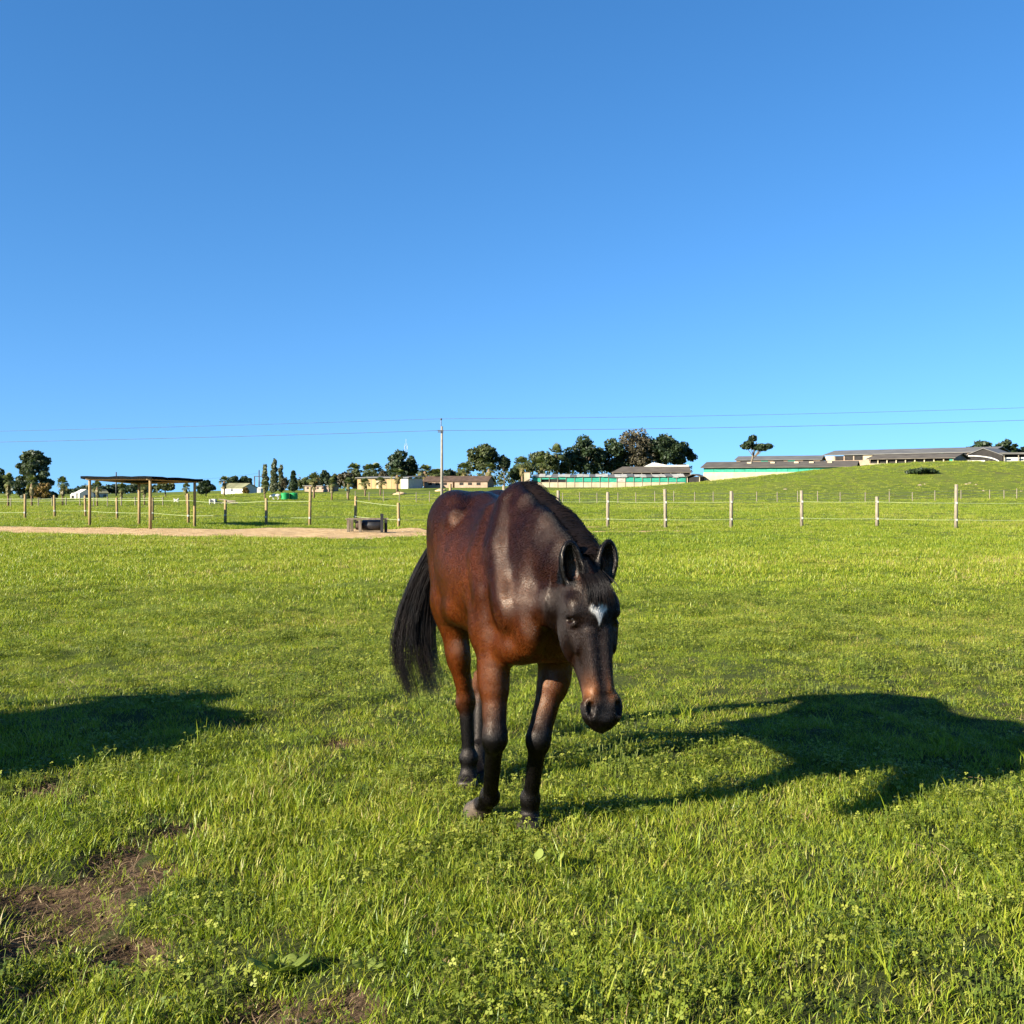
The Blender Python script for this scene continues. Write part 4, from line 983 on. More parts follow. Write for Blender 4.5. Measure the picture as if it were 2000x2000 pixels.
# grey roof behind
b = Bld('grey_barn', 'grey-roofed barn half hidden behind the green barn, beside the leaning pine', 'barn', (1438, 235), (1602, 228), z=3.0)
b.box('wall', 'pinkwall', 0, b.L, 0, 8, -1, b.h(898)); b.gable('roof', 'roofgrey', 0, b.L, 0, 10, b.h(898), b.h(890), .12, 'x', .4)
for xx in (.3, .62): b.box('panel', 'green', b.L*xx, b.L*xx+1.6, -.05, .1, b.h(902), b.h(898.3))
for xx in (.05, .45, .8): b.box('opening', 'dark', b.L*xx, b.L*xx+2.2, -.06, .1, b.h(903), b.h(898.5))
# long barns, right
b = Bld('long_barn', 'very long grey-roofed barn crowning the hill at the right', 'barn', (1612, 240), (1935, 215), z=4.6)
L_ = b.L; b.box('wall', 'pinkwall', 0, L_, 0, 9, -1, b.h(888)); b.gable('roof', 'roofgrey', 0, L_, 0, 12, b.h(886), b.h(876), .14, 'x', .5)
b.gwall('gable_end', 'dark', L_-.3, L_, .1, 11.9, b.h(886), b.h(877), 'x')
for k in range(16): b.box('opening' if k % 4 else 'panel', 'dark' if k % 4 else 'cream', L_*k/16+.15, L_*(k+1)/16-.15, -.06, .1, b.h(897), b.h(888.5))
b.box('panel', 'green', L_*.72, L_*.74, -.1, .1, b.h(890), b.h(885))
b.box('roof_vent', 'cream', L_*.3, L_*.3+.8, 3, 3.8, b.h(884), b.h(880))
b = Bld('open_barn', 'brown-roofed barn with a row of dark openings above a cream wall, at the right', 'barn', (1697, 200), (1862, 190), z=4.6)
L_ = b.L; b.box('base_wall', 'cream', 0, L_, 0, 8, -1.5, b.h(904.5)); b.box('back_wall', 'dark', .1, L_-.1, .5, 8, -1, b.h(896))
nn = 9
for k in range(nn+1): b.box('pillar', 'cream', max(0, L_*k/nn-.1), min(L_, L_*k/nn+.1), .02, .25, b.h(904.5), b.h(895.5))
b.box('end_panel', 'green', L_*.955, L_-.02, .03, .2, b.h(904), b.h(896)); 
b.gable('roof', 'roof', 0, L_, 0, 9, b.h(895.5), b.h(887), .12, 'x', .5); b.gwall('gable_end', 'roofgrey', L_-.25, L_, .2, 8.8, b.h(895.5), b.h(888), 'x')
b = Bld('arch_shed', 'dark gabled shed with a pale curved arch at the right end of the barns', 'shed', (1885, 205), (1958, 200), z=4.8)
L_ = b.L; b.gwall('wall', 'dark', 0, L_, 0, 8, b.h(890), b.h(876), 'y'); b.gable('roof', 'roofgrey', 0, L_, 0, 8, b.h(890), b.h(876), .12, 'y', .25)
mb_ = MB(); mb_.tube([(L_*(.1+.85*math.sin(t_*1.5)), -.25, b.h(890)+(b.h(906)-b.h(890))*(1-math.cos(t_*1.5))) for t_ in np.linspace(0, 1, 9)], .13, 6); mb_.build('arch', M['white'], b.o, True)
b.box('low_wall', 'white', L_*.05, L_*.55, -.3, -.1, -1, b.h(899)); b.box('window', 'glass', L_*.62, L_*.72, -.04, .1, b.h(897), b.h(892))
b = Bld('flat_building', 'white building with flat dark roof cut by the right edge', 'building', (1958, 200), (2060, 198), z=4.8)
b.box('wall', 'white', 0, b.L, .4, 6, -1, b.h(893)); b.box('roof', 'roofgrey', -.2, b.L+.2, -.4, 6.3, b.h(887), b.h(883.5)); b.box('shade_wall', 'dark', .2, b.L-.2, 1.0, 5.8, b.h(893), b.h(887))
for k in range(4): b.box('window', 'glass', .8+k*2.3, 1.6+k*2.3, .36, .5, b.h(899), b.h(895.5))
for k in range(4): b.box('post', 'post_grey', .2+k*2.6, .35+k*2.6, -.1, .05, -1, b.h(887))
# green tanks
for px, lab in ((557, 'left one of the two bright green water tanks'), (573.5, 'right one of the two bright green water tanks')):
    X, Y, z = hit(px, 975.5, 60, 200); r_ = 8*Y/F; h_ = 13*Y/F; t_ = empty('water_tank', (X, Y, z))
    mb_ = MB(); mb_.tube([(0, 0, -.3), (0, 0, h_*.9), (0, 0, h_*.97), (0, 0, h_*1.0)], [r_, r_, r_*.86, r_*.3], 20); mb_.build('shell', M['tank'], t_)
    mb_ = MB(); mb_.tube([(0, 0, h_), (0, 0, h_*1.04)], r_*.25, 12); mb_.build('lid', M['tank'], t_)
    for k in range(5):
        mb_ = MB(); mb_.tube([(0, 0, h_*(.12+.17*k)), (0, 0, h_*(.16+.17*k))], r_*1.02, 20); mb_.build('rib', M['tank'], t_)
    tag(t_, lab, 'tank', 'green water tanks')
# meter box
X, Y, z = hit(678, 974, 80, 200); t_ = empty('meter_box', (X, Y, z)); k_ = Y/F
mb_ = MB(); mb_.box(-.06, .06, -.06, .06, -.2, 16*k_); mb_.build('post', M['post_grey'], t_)
mb_ = MB(); mb_.box(-4*k_, 4*k_, -.2, .2, 16*k_+.003, 26*k_); mb_.build('box', simple('box_green', (.05, .12, .09), (.07, .16, .12), 2, .6, 0), t_); tag(t_, 'dark green box on a post among the palms', 'box')
# jump poles and white stand
X, Y, z = hit(441, 985, 60, 140); k_ = Y/F; t_ = empty('pole_pile', (X, Y, z))
for j in range(14):
    a_ = random.uniform(-1, 1); mb_ = MB(); hz_ = (1-abs(a_))*.62
    mb_.tube([(a_*.95-.5, random.uniform(-.4, .4), max(.05, hz_-.1*random.random())), (a_*.8+.5, random.uniform(-.4, .4), max(.05, hz_*random.uniform(.2, .9)))], .05, 6); mb_.build('rail', M['post_grey'], t_)
tag(t_, 'grey heap of stacked jump poles in the far paddock', 'poles')
X, Y, z = hit(416, 985, 60, 140); k_ = Y/F; t_ = empty('jump_stand', (X, Y, z))
for xx in (-5, 5):
    mb_ = MB(); mb_.box(xx*k_-.04, xx*k_+.04, -.3, .3, -.1, 10*k_); mb_.build('side', M['white'], t_)
for zz_ in (2, 4.5, 7, 9.3):
    mb_ = MB(); mb_.box(-5*k_+.045, 5*k_-.045, -.05, .05, zz_*k_-.06, zz_*k_+.05); mb_.build('plank', M['white'], t_)
tag(t_, 'white jump stand beside the heap of poles', 'jump')
X, Y, z = hit(344, 981, 60, 140); k_ = Y/F; t_ = empty('jump_cross', (X, Y, z))
for a_, b_ in ((-5, 5), (5, -5)):
    mb_ = MB(); mb_.tube([(a_*k_, 0, 0), (b_*k_, 0, 7*k_)], .06, 6); mb_.build('rail', M['white'], t_)
mb_ = MB(); mb_.tube([(-5*k_, .1, 4*k_), (5*k_, .1, 4*k_)], .06, 6); mb_.build('pole', M['white'], t_)
tag(t_, 'white crossed jump rails left of the round tree', 'jump')
# distant white horse
wm = M['coat'].copy(); wm.name = 'white_coat'
for nd in wm.node_tree.nodes:
    if nd.type == 'BSDF_PRINCIPLED':
        for lk in list(nd.inputs['Base Color'].links): wm.node_tree.links.remove(lk)
        nd.inputs['Base Color'].default_value = (.74, .70, .62, 1)
X, Y, z = hit(535, 976, 60, 200); wh = copy_tree(h2_); wh.name = 'horse'
for o in [wh]+list(wh.children):
    if o.name.startswith('eye'): continue
    o.material_slots[0].link = 'OBJECT'; o.material_slots[0].material = wm
wh.location = (X, Y, z); wh.rotation_euler = (0, 0, math.radians(185)); wh.scale = (.62, .62, .45)
tag(wh, 'tiny white horse grazing in the far paddock left of the green tanks', 'horse')

# ------------------------------------------------------------------ trees
def leaf_cloud(name, lobes, n, size, mat, parent, seed, flat=.0, shell=.55):
    """leaf clumps spread through ellipsoid lobes: (cx,cy,cz,rx,ry,rz)"""
    r = np.random.default_rng(seed); lobes = A(lobes, float); vol = (lobes[:, 3]*lobes[:, 4]*lobes[:, 5])**.75
    k = r.choice(len(lobes), n, p=vol/vol.sum()); d = r.normal(size=(n, 3)); d /= np.linalg.norm(d, axis=1, keepdims=True)
    rad = (shell+(1-shell)*r.random(n))**.8*(1+.16*r.normal(size=n)*r.random(n)); c = lobes[k, :3]+d*lobes[k, 3:]*rad[:, None]
    nrm = d*.7+r.normal(size=(n, 3))*.7; nrm[:, 2] += flat; nrm /= np.linalg.norm(nrm, axis=1, keepdims=True)
    a = np.cross(nrm, r.normal(size=(n, 3))); a /= np.linalg.norm(a, axis=1, keepdims=True); b = np.cross(nrm, a)
    sz = size*(.5+r.random(n))[:, None]; el = (.45+.5*r.random(n))[:, None]
    V = np.stack([c-a*sz, c+b*sz*el+nrm*sz*.15, c+a*sz, c-b*sz*el+nrm*sz*.15], 1).reshape(-1, 3)
    Fq = np.arange(n*4).reshape(n, 4); tint = np.repeat(np.clip(r.random(n)*.75+.25*(d[:, 2]*.5+.5)*r.random(n), 0, 1), 4)
    return link(name, np_mesh(name, V, [Fq], False, {'tint': tint}), mat, parent)
seedc = [100]
def tree(name, label, px0, px1, top, base, Y, mat, n=900, kind='round', trunk_px=None, cat_='tree', size=None, cb=None, group=None, gaps=.5):
    """crown box px0..px1, top row; base row of the crown cb; trunk to the ground"""
    seedc[0] += 1; r = random.Random(seedc[0])
    k_ = Y/F; cx = (px0+px1)/2; tpx = trunk_px if trunk_px is not None else cx
    X = (tpx-1000)/F*Y; z = gz(X, Y); t_ = empty(name, (X, Y, z))
    zt = CAM_H-(top-HZ)*k_-z; zc = CAM_H-((cb if cb else base)-HZ)*k_-z; zc = max(zc, .1)
    W_ = (px1-px0)*k_/2; H_ = (zt-zc)/2; ox = (cx-tpx)*k_; lobes = []
    if kind == 'round':
        for i in range(15):
            a_ = r.uniform(0, 6.28); q = r.uniform(.15, .78); s_ = r.uniform(.2, .46)
            lobes.append((ox+math.cos(a_)*W_*q, math.sin(a_)*W_*q, zc+H_+r.uniform(-.6, .62)*H_, W_*s_, W_*s_, H_*s_*.85))
        lobes.append((ox+r.uniform(-.15, .15)*W_, 0, zt-H_*.33, W_*.42, W_*.4, H_*.34)); lobes.append((ox-W_*.62, 0, zc+H_*r.uniform(.6, 1.1), W_*.36, W_*.3, H_*.34)); lobes.append((ox+W_*.62, 0, zc+H_*r.uniform(.6, 1.1), W_*.36, W_*.3, H_*.34))
    elif kind == 'gum':
        for i in range(26):
            fr = i/25; a_ = ((i*.618+.3) % 1)*2-1; wz = W_*(1-.5*fr**4)
            lobes.append((ox+a_*wz*.78, r.uniform(-.5, .5)*wz, zc+2*H_*(.02+.86*fr), W_*r.uniform(.2, .34), W_*.28, H_*r.uniform(.12, .19)))
        lobes.append((ox, 0, zt-H_*.11, W_*.42, W_*.3, H_*.11))
    elif kind == 'column':
        for i in range(8):
            fr = i/7; lobes.append((ox+r.uniform(-.2, .2)*W_, r.uniform(-.2, .2)*W_, zc+2*H_*(.08+.84*fr), W_*(.85-.5*fr), W_*(.8-.5*fr), H_*.22))
    elif kind == 'pine':
        for i in range(11):
            a_ = r.uniform(0, 6.28); q = r.uniform(.2, .75); lobes.append((ox+math.cos(a_)*W_*q, math.sin(a_)*W_*q, zc+H_*(1+r.uniform(-.55, .7)), W_*r.uniform(.2, .36), W_*.28, H_*r.uniform(.2, .3)))
    sz = size or max(.10, 2.5*k_)
    mb_ = MB(); rt = max(.05, W_*.07)
    hi = zc+H_*1.2
    n = int(n*2.0)
    mb_.tube([(0, 0, -.3), (ox*.15+r.uniform(-.05, .05)*W_, 0, hi*.4), (ox*.6, 0, hi*.75), (ox, 0, hi)], [rt*1.25, rt, rt*.8, rt*.4], 8)
    for lb in lobes[:9]:
        mb_.tube([(ox*.55, 0, hi*.6), (lb[0]*.6+ox*.3, lb[1]*.5, (hi*.6+lb[2])*.5), (lb[0], lb[1], lb[2])], [rt*.55, rt*.35, rt*.12], 5)
    mb_.build('trunk', M['bark'], t_, True)
    leaf_cloud('crown', lobes, n, sz, M[mat], t_, seedc[0])
    tag(t_, label, cat_, group); return t_
T = tree
def thicket(label, spans, Y, mat, seed, dens=46):
    r = np.random.default_rng(seed); lob = []
    for p0, p1, tp, bs in spans:
        for px in np.arange(p0, p1, 5.0):
            k_ = Y/F; X = (px+r.normal()*2-1000)*k_; h = (bs-tp)*k_*(.45+.6*r.random()); z = CAM_H-(bs-HZ)*k_; lob.append((X, Y+r.normal()*3, z+h*.5, 5.5*k_*(.7+.6*r.random()), 1.2, h*.52))
    o = leaf_cloud('thicket', lob, int(dens*len(lob)), 2.4*Y/F, M[mat], None, seed); tag(o, label, 'thicket', kind='stuff')
thicket('dark distant thicket behind the white farmhouse and the shelter', [(128, 310, 944, 970), (-60, 130, 948, 980)], 262, 'dark_leaf', 901)
thicket('olive scrub along the far ridge behind the palms and the ochre shed', [(555, 705, 928, 958), (800, 1030, 914, 950)], 270, 'olive_leaf', 902)
thicket('dark undergrowth of the wood behind the netted shed', [(1010, 1350, 884, 936)], 262, 'dark_leaf', 903)
thicket('twiggy reddish scrub along the far ridge', [(590, 760, 922, 950), (850, 930, 916, 946)], 280, 'bare_twig', 904, 26)
T('eucalyptus_tree', 'large spreading eucalyptus at the far left', 20, 108, 880, 980, 118, 'euc', 4200, 'gum', 62, cb=976)
T('eucalyptus_tree', 'dark tree cut by the left edge beside the large eucalyptus', -40, 22, 914, 982, 122, 'dark_leaf', 1500, 'round', -8, cb=975)
T('rusty_bush', 'rusty orange bush at the foot of the large eucalyptus', 60, 100, 944, 980, 108, 'rust_leaf', 700, 'round', 78, 'bush', cb=976)
for (a, b_, tp, bs, Y, lab) in ((120, 172, 955, 976, 230, 'low dark tree left of the farmhouse roof'), (150, 215, 948, 975, 240, 'dark tree right behind the white farmhouse'), (196, 268, 945, 972, 245, 'wide dark tree line piece right of the farmhouse'), (240, 312, 944, 970, 235, 'dark tree behind the middle of the shelter')):
    T('background_tree', lab, a, b_, tp, bs, Y, 'dark_leaf', 700, 'round', cb=bs)
T('round_tree', 'round olive tree seen through the shelter on a bare trunk', 302, 340, 943, 976, 150, 'olive_leaf', 900, 'round', 324, cb=962)
T('round_tree', 'round dark tree just right of the shelter on a bare trunk', 386, 420, 938, 978, 150, 'dark_leaf', 1100, 'round', 402, cb=967)
T('broadleaf_tree', 'dark tree over the left side of the white cottage roof', 444, 470, 931, 960, 205, 'dark_leaf', 700, 'round', cb=950)
T('broadleaf_tree', 'dark tree over the right side of the white cottage roof', 464, 492, 930, 960, 206, 'dark_leaf', 800, 'round', cb=952)
T('rusty_shrub', 'small reddish shrub in front of the cottage', 474, 486, 953, 970, 175, 'rust_leaf', 260, 'round', 480, 'shrub', cb=968)
T('poplar_tree', 'left poplar of three, pale and ragged', 509, 526, 907, 962, 205, 'poplar_leaf', 700, 'column', cb=958)
T('poplar_tree', 'tallest middle poplar of three', 526, 544, 898, 962, 205, 'poplar_leaf', 1100, 'column', cb=958)
T('poplar_tree', 'right poplar of three, thin and leaning', 541, 555, 909, 962, 208, 'poplar_leaf', 600, 'column', cb=958)
T('thin_tree', 'thin half-bare tree between the poplars and the dark conifer', 549, 563, 934, 962, 200, 'bare_twig', 350, 'round', cb=952)
T('dark_conifer', 'dark upright conifer right of the poplars', 564, 583, 921, 960, 205, 'dark_leaf', 1000, 'column', cb=957)
for (a, b_, tp, bs, Y, mt, lab) in ((580, 612, 934, 960, 225, 'olive_leaf', 'olive bush right of the dark conifer'), (604, 626, 930, 956, 240, 'rust_leaf', 'reddish bush behind the low beige building left part'), (624, 646, 918, 952, 245, 'euc', 'small airy gum above the low beige building'), (643, 664, 926, 952, 248, 'olive_leaf', 'rounded olive tree right of the small airy gum'), (655, 690, 922, 956, 246, 'bare_twig', 'wide bare-twigged tree left of the ochre shed'), (680, 712, 917, 956, 250, 'olive_leaf', 'olive tree touching the left end of the ochre shed'), (704, 745, 922, 940, 262, 'olive_leaf', 'low tree behind the left half of the ochre shed roof'), (738, 765, 920, 938, 262, 'bare_twig', 'twiggy tree left of the big dark tree'),
                               (812, 836, 921, 950, 255, 'dark_leaf', 'dark bush right of the ochre shed'), (836, 862, 917, 944, 258, 'olive_leaf', 'olive tree left of the power pole'), (864, 895, 917, 942, 258, 'dark_leaf', 'dark tree right of the power pole, low'), (890, 912, 920, 942, 255, 'olive_leaf', 'small olive tree before the two-lobed tree')):
    T('background_tree', lab, a, b_, tp, bs, Y, mt, 650, 'round', cb=bs)
T('broadleaf_tree', 'big dark domed tree behind the ochre shed', 752, 816, 879, 952, 245, 'dark_leaf', 2200, 'round', 785, cb=942)
T('broadleaf_tree', 'two-lobed dark green tree standing right of the power pole', 908, 978, 866, 944, 240, 'olive_leaf', 2000, 'round', 950, cb=930)
T('leaning_tree', 'smaller leaning tree right of the two-lobed tree', 970, 997, 889, 944, 240, 'euc', 700, 'round', 985, cb=925)
T('background_tree', 'low dark tree left of the tall trunked palm', 994, 1018, 910, 944, 250, 'dark_leaf', 600, 'round', cb=942)
T('broadleaf_tree', 'mid green tree behind the left end of the netted shed', 1024, 1092, 880, 942, 240, 'olive_leaf', 1500, 'round', cb=930)
T('broadleaf_tree', 'dark bushy tree behind the netted shed, left of the wood', 1086, 1138, 874, 942, 243, 'dark_leaf', 1000, 'round', cb=932)
T('broadleaf_tree', 'tall dense tree left of the wood behind the netted shed', 1106, 1184, 850, 942, 246, 'dark_leaf', 2400, 'round', cb=930)
T('broadleaf_tree', 'dark tree between the tall dense tree and the greyish tree', 1160, 1230, 856, 942, 250, 'dark_leaf', 1900, 'round', cb=930)
T('greyish_tree', 'tallest greyish half-bare tree in the wood', 1204, 1286, 836, 938, 250, 'bare_twig', 1600, 'round', cb=922)
T('greyish_tree', 'olive tree mixed into the tallest greyish tree', 1222, 1298, 850, 938, 254, 'olive_leaf', 1300, 'round', cb=922)
T('broadleaf_tree', 'dark rounded tree right of the greyish tree', 1258, 1340, 849, 932, 252, 'dark_leaf', 2300, 'round', cb=918)
T('broadleaf_tree', 'rightmost dark tree of the wood above the pediment', 1304, 1362, 863, 930, 255, 'dark_leaf', 1500, 'round', cb=915)
T('pine_tree', 'lone leaning umbrella pine above the green barn roof', 1446, 1509, 848, 902, 215, 'dark_leaf', 1500, 'pine', 1466, cb=886, size=.28)
for (a, b_, tp, bs, Y, lab) in ((1884, 1942, 861, 885, 300, 'flat dark tree above the right end of the long barn'), (1944, 1986, 859, 888, 295, 'rounded dark tree above the flat white building'), (1978, 2030, 872, 888, 298, 'dark tree cut by the right edge of the picture')):
    T('background_tree', lab, a, b_, tp, bs, Y, 'dark_leaf', 900, 'round', cb=bs+4)
T('shrub', 'single dark shrub on the grassy bank', 1776, 1830, 915, 938, 146, 'dark_leaf', 900, 'round', 1800, 'shrub', cb=937, size=.2)

# fan palms
def palm_proto():
    r = np.random.default_rng(5); root = empty('fan_palm')
    mb_ = MB(); mb_.tube([(0, 0, -.3), (.02, 0, .8), (-.02, 0, 1.9), (0, 0, 2.6), (0, 0, 3.0)], [.22, .17, .19, .27, .15], 9); mb_.build('trunk', M['palmbark'], root, True)
    V = []; Fq = []; tint = []
    def fan(o, d, R_, tn, droop):
        d = d/np.linalg.norm(d); sd_ = np.cross(d, A((0, 0, 1.))); sd_ /= np.linalg.norm(sd_)+1e-6; upv = np.cross(sd_, d)
        c = o+d*R_*.55
        for k in range(9):
            a_ = (k-4)*.3; dd = d*math.cos(a_)+sd_*math.sin(a_); tip = c+dd*R_*.6+A((0, 0, -droop*R_)); w_ = np.cross(dd, upv)*.07*R_
            b0 = len(V); mid = c+dd*R_*.33
            V.extend([c, mid+w_+upv*.02, tip, mid-w_+upv*.02]); Fq.append((b0, b0+1, b0+2, b0+3)); tint.extend([tn]*4)
        b0 = len(V); V.extend([o, o+sd_*.02, c+sd_*.02, c]); Fq.append((b0, b0+1, b0+2, b0+3)); tint.extend([tn]*4)
    for i in range(34):
        a_ = r.random()*6.283; el = -.5+1.9*r.random(); d_ = A((math.cos(a_)*math.cos(el), math.sin(a_)*math.cos(el), math.sin(el)))
        fan(A((0, 0, 2.95)), d_, 1.15*(.8+.4*r.random()), .15+.5*r.random() if el > -.1 else .7+.3*r.random(), .25*r.random()+(.15 if el < .3 else 0))
    for i in range(26):
        a_ = r.random()*6.283; fan(A((0, 0, 2.9-.9*r.random())), A((math.cos(a_), math.sin(a_), -1.6-r.random())), .7, .85+.15*r.random(), .15)
    link('crown', np_mesh('crown', A(V), [A(Fq)], False, {'tint': A(tint)}), M['palm_leaf'], root)
    return root
pp_ = palm_proto(); first = True
PALMS = [(16, 926, 989, None, 'leftmost shaggy palm in front of the large eucalyptus'), (62, 930, 989, None, 'shaggy palm between the leftmost palm and the rusty bush'), (122, 932, 989, None, 'isolated shaggy palm left of the white farmhouse'),
         (190, 940, 988, None, 'shaggy palm beside the left post of the shelter'), (237, 945, 988, None, 'shaggy palm seen through the shelter, left of its middle posts'), (282, 942, 986, None, 'slim palm between the middle posts of the shelter'), (364, 944, 984, None, 'palm seen just left of the right shelter post'),
         (438, 931, 968, None, 'palm in front of the left end of the white cottage'), (517, 940, 976, None, 'palm left of the white grazing horse'), (613, 925, 974, None, 'tall palm right of the green tanks'), (648, 935, 977, None, 'second palm right of the green tanks'), (680, 935, 976, None, 'palm directly behind the green box on a post'),
         (713, 935, 970, None, 'palm before the left end of the ochre shed'), (743, 933, 968, None, 'palm before the middle of the ochre shed'), (776, 917, 960, None, 'palm before the white end panel of the ochre shed'), (830, 909, 956, 235, 'tall palm right of the ochre shed'), (853, 917, 956, 235, 'palm just left of the power pole'),
         (691, 906, 950, 265, 'tallest thin palm head behind the left end of the ochre shed'), (721, 908, 950, 266, 'left palm of the close pair behind the ochre shed'), (733, 906, 950, 268, 'right palm of the close pair behind the ochre shed'), (906, 905, 950, 232, 'palm before the brown-roofed house right of the power pole'),
         (955, 905, 948, 228, 'palm under the two-lobed tree'), (1020, 893, 946, 226, 'tall trunked palm at the left end of the netted shed'), (1055, 893, 940, 228, 'palm rising behind the left part of the netted shed'), (1087, 870, 938, 240, 'tallest palm in front of the wood')]
for px, tp, bs, Y, lab in PALMS:
    if Y is None: X, Y, z = hit(px, bs, 60, 240)
    else: X = (px-1000)/F*Y; z = gz(X, Y)
    H_ = CAM_H-(tp-HZ)/F*Y-z
    o = pp_ if first else copy_tree(pp_); first = False
    s_ = H_/3.95; wz = min(s_, 1.0)*1.15*max(.6, Y/170)
    o.location = (X, Y, z); o.scale = (wz, wz, s_); o.rotation_euler = (0, 0, random.uniform(0, 6.28)); tag(o, lab, 'palm', 'fan palms across the far paddock')
# rubble on the bank
def rock_mesh(seed):
    r = np.random.default_rng(seed); th, ph = np.meshgrid(np.linspace(.1, math.pi-.1, 6), np.linspace(0, 2*math.pi, 9)[:-1], indexing='ij')
    V = np.stack([np.sin(th)*np.cos(ph), np.sin(th)*np.sin(ph), np.cos(th)*.55], -1).reshape(-1, 3)*(1+.28*r.normal(size=(48, 1)))
    fq = [(i*8+k, i*8+(k+1) % 8, (i+1)*8+(k+1) % 8, (i+1)*8+k) for i in range(5) for k in range(8)]
    return np_mesh('rock', V, [A(fq+[(0, 1, 2, 3), (0, 3, 4, 7), (4, 5, 6, 7)])], False)
rm = [rock_mesh(i) for i in range(4)]
for i, (px, py, s_) in enumerate([(1797,948,.22),(1806,946,.13),(1888,946,.2),(1894,944,.14),(1907,947,.15),(1921,959,.18),(1738,957,.15),(1534,956,.16),(1995,960,.18)]):
    X, Y, z = hit(px, py, 80, 200); o = link('rock', rm[i % 4], M['rock'], None, (X, Y, z)); o.scale = (s_*1.5, s_, s_); o.rotation_euler = (0, 0, i*1.7)
    tag(o, 'pale lump of rubble lying on the grassy bank', 'rock', 'rubble on the grassy bank')
for px, py, s_, lab in ((780, 966, .8, 'sunlit orange sand heap beyond the fence left of the power pole'), (861, 959, .7, 'low sandy mound beyond the power pole')):
    X, Y, z = hit(px, py, 80, 250); o = link('sand_heap', rm[1].copy(), None, None, (X, Y, z)); o.data.materials.clear(); o.data.materials.append(simple('heap_sand_'+str(px), (.45, .28, .14), (.62, .42, .24), 2, .95, .3)); o.scale = (s_*1.5, s_, s_*.9); tag(o, lab, 'sand heap')

# ------------------------------------------------------------------ grass (instanced clumps; nobody could count it)
def blades(n, R_, hmin, hmax, wmin, wmax, lean, seed, tl=0, th=1, curl=.35, seg=3):
    r = np.random.default_rng(seed); a = r.random(n)*6.283; q = np.sqrt(r.random(n))*R_; root = np.stack([np.cos(a)*q, np.sin(a)*q, np.full(n, -.015)], 1)
    h = hmin+(hmax-hmin)*r.random(n)**1.5; wd = wmin+(wmax-wmin)*r.random(n); la = r.random(n)*6.283; ln = lean*(.3+r.random(n))
    dirv = np.stack([np.cos(la), np.sin(la), np.zeros(n)], 1); fa = la+1.57+r.normal(size=n)*.5; sd_ = np.stack([np.cos(fa), np.sin(fa), np.zeros(n)], 1)
    V = []; 
    for k in range(seg+1):
        t = k/seg; c = root+dirv*(ln*h*(t*.45+curl*2*t*t))[:, None]; c[:, 2] += h*(t-.35*ln*t*t); w_ = wd*(1-t**1.8)*.5*(.75+.5*t*(1-t)*2)
        if k < seg: V += [c-sd_*w_[:, None], c+sd_*w_[:, None]]
        else: V += [c]
    V = np.stack(V, 1); m_ = V.shape[1]; idx = np.arange(n)[:, None]*m_; quads = [idx+A([[2*k, 2*k+1, 2*k+3, 2*k+2]]) for k in range(seg-1)]; tri = idx+A([[2*seg-2, 2*seg-1, 2*seg]])
    tint = np.repeat(tl+(th-tl)*r.random(n), m_)
    return V.reshape(-1, 3), np.concatenate(quads) if quads else np.zeros((0, 4), int), tri, tint
def clover(n, R_, hmin, hmax, sz, seed):
    r = np.random.default_rng(seed); V = []; Q = []; tn = []
    for i in range(n):
        a = r.random()*6.283; q = math.sqrt(r.random())*R_; h = hmin+(hmax-hmin)*r.random(); c = A((math.cos(a)*q, math.sin(a)*q, h)); tt = r.random()
        tilt = A((r.normal()*.35, r.normal()*.35, 1)); tilt /= np.linalg.norm(tilt); a0 = r.random()*6.283; e1 = np.cross(tilt, A((1, 0, 0.))); e1 /= np.linalg.norm(e1); e2 = np.cross(tilt, e1); s_ = sz*(.6+.7*r.random())
        for k in range(3):
            th = a0+k*2.094; d_ = e1*math.cos(th)+e2*math.sin(th); p_ = -e1*math.sin(th)+e2*math.cos(th); b0 = len(V)
            V += [c, c+d_*s_*.6+p_*s_*.48+tilt*s_*.12, c+d_*s_*1.05, c+d_*s_*.6-p_*s_*.48+tilt*s_*.12]; Q.append((b0, b0+1, b0+2, b0+3)); tn += [tt]*4
        b0 = len(V); V += [A((c[0]*.9, c[1]*.9, -.01)), c+e1*.0015, c-e1*.0015]; tn += [tt*.5]*3; Q.append((b0, b0+1, b0+2, b0+2))
    V = A(V); Q = A(Q); tri = Q[Q[:, 2] == Q[:, 3]][:, :3]; Q = Q[Q[:, 2] != Q[:, 3]]
    return V, Q, tri, A(tn)
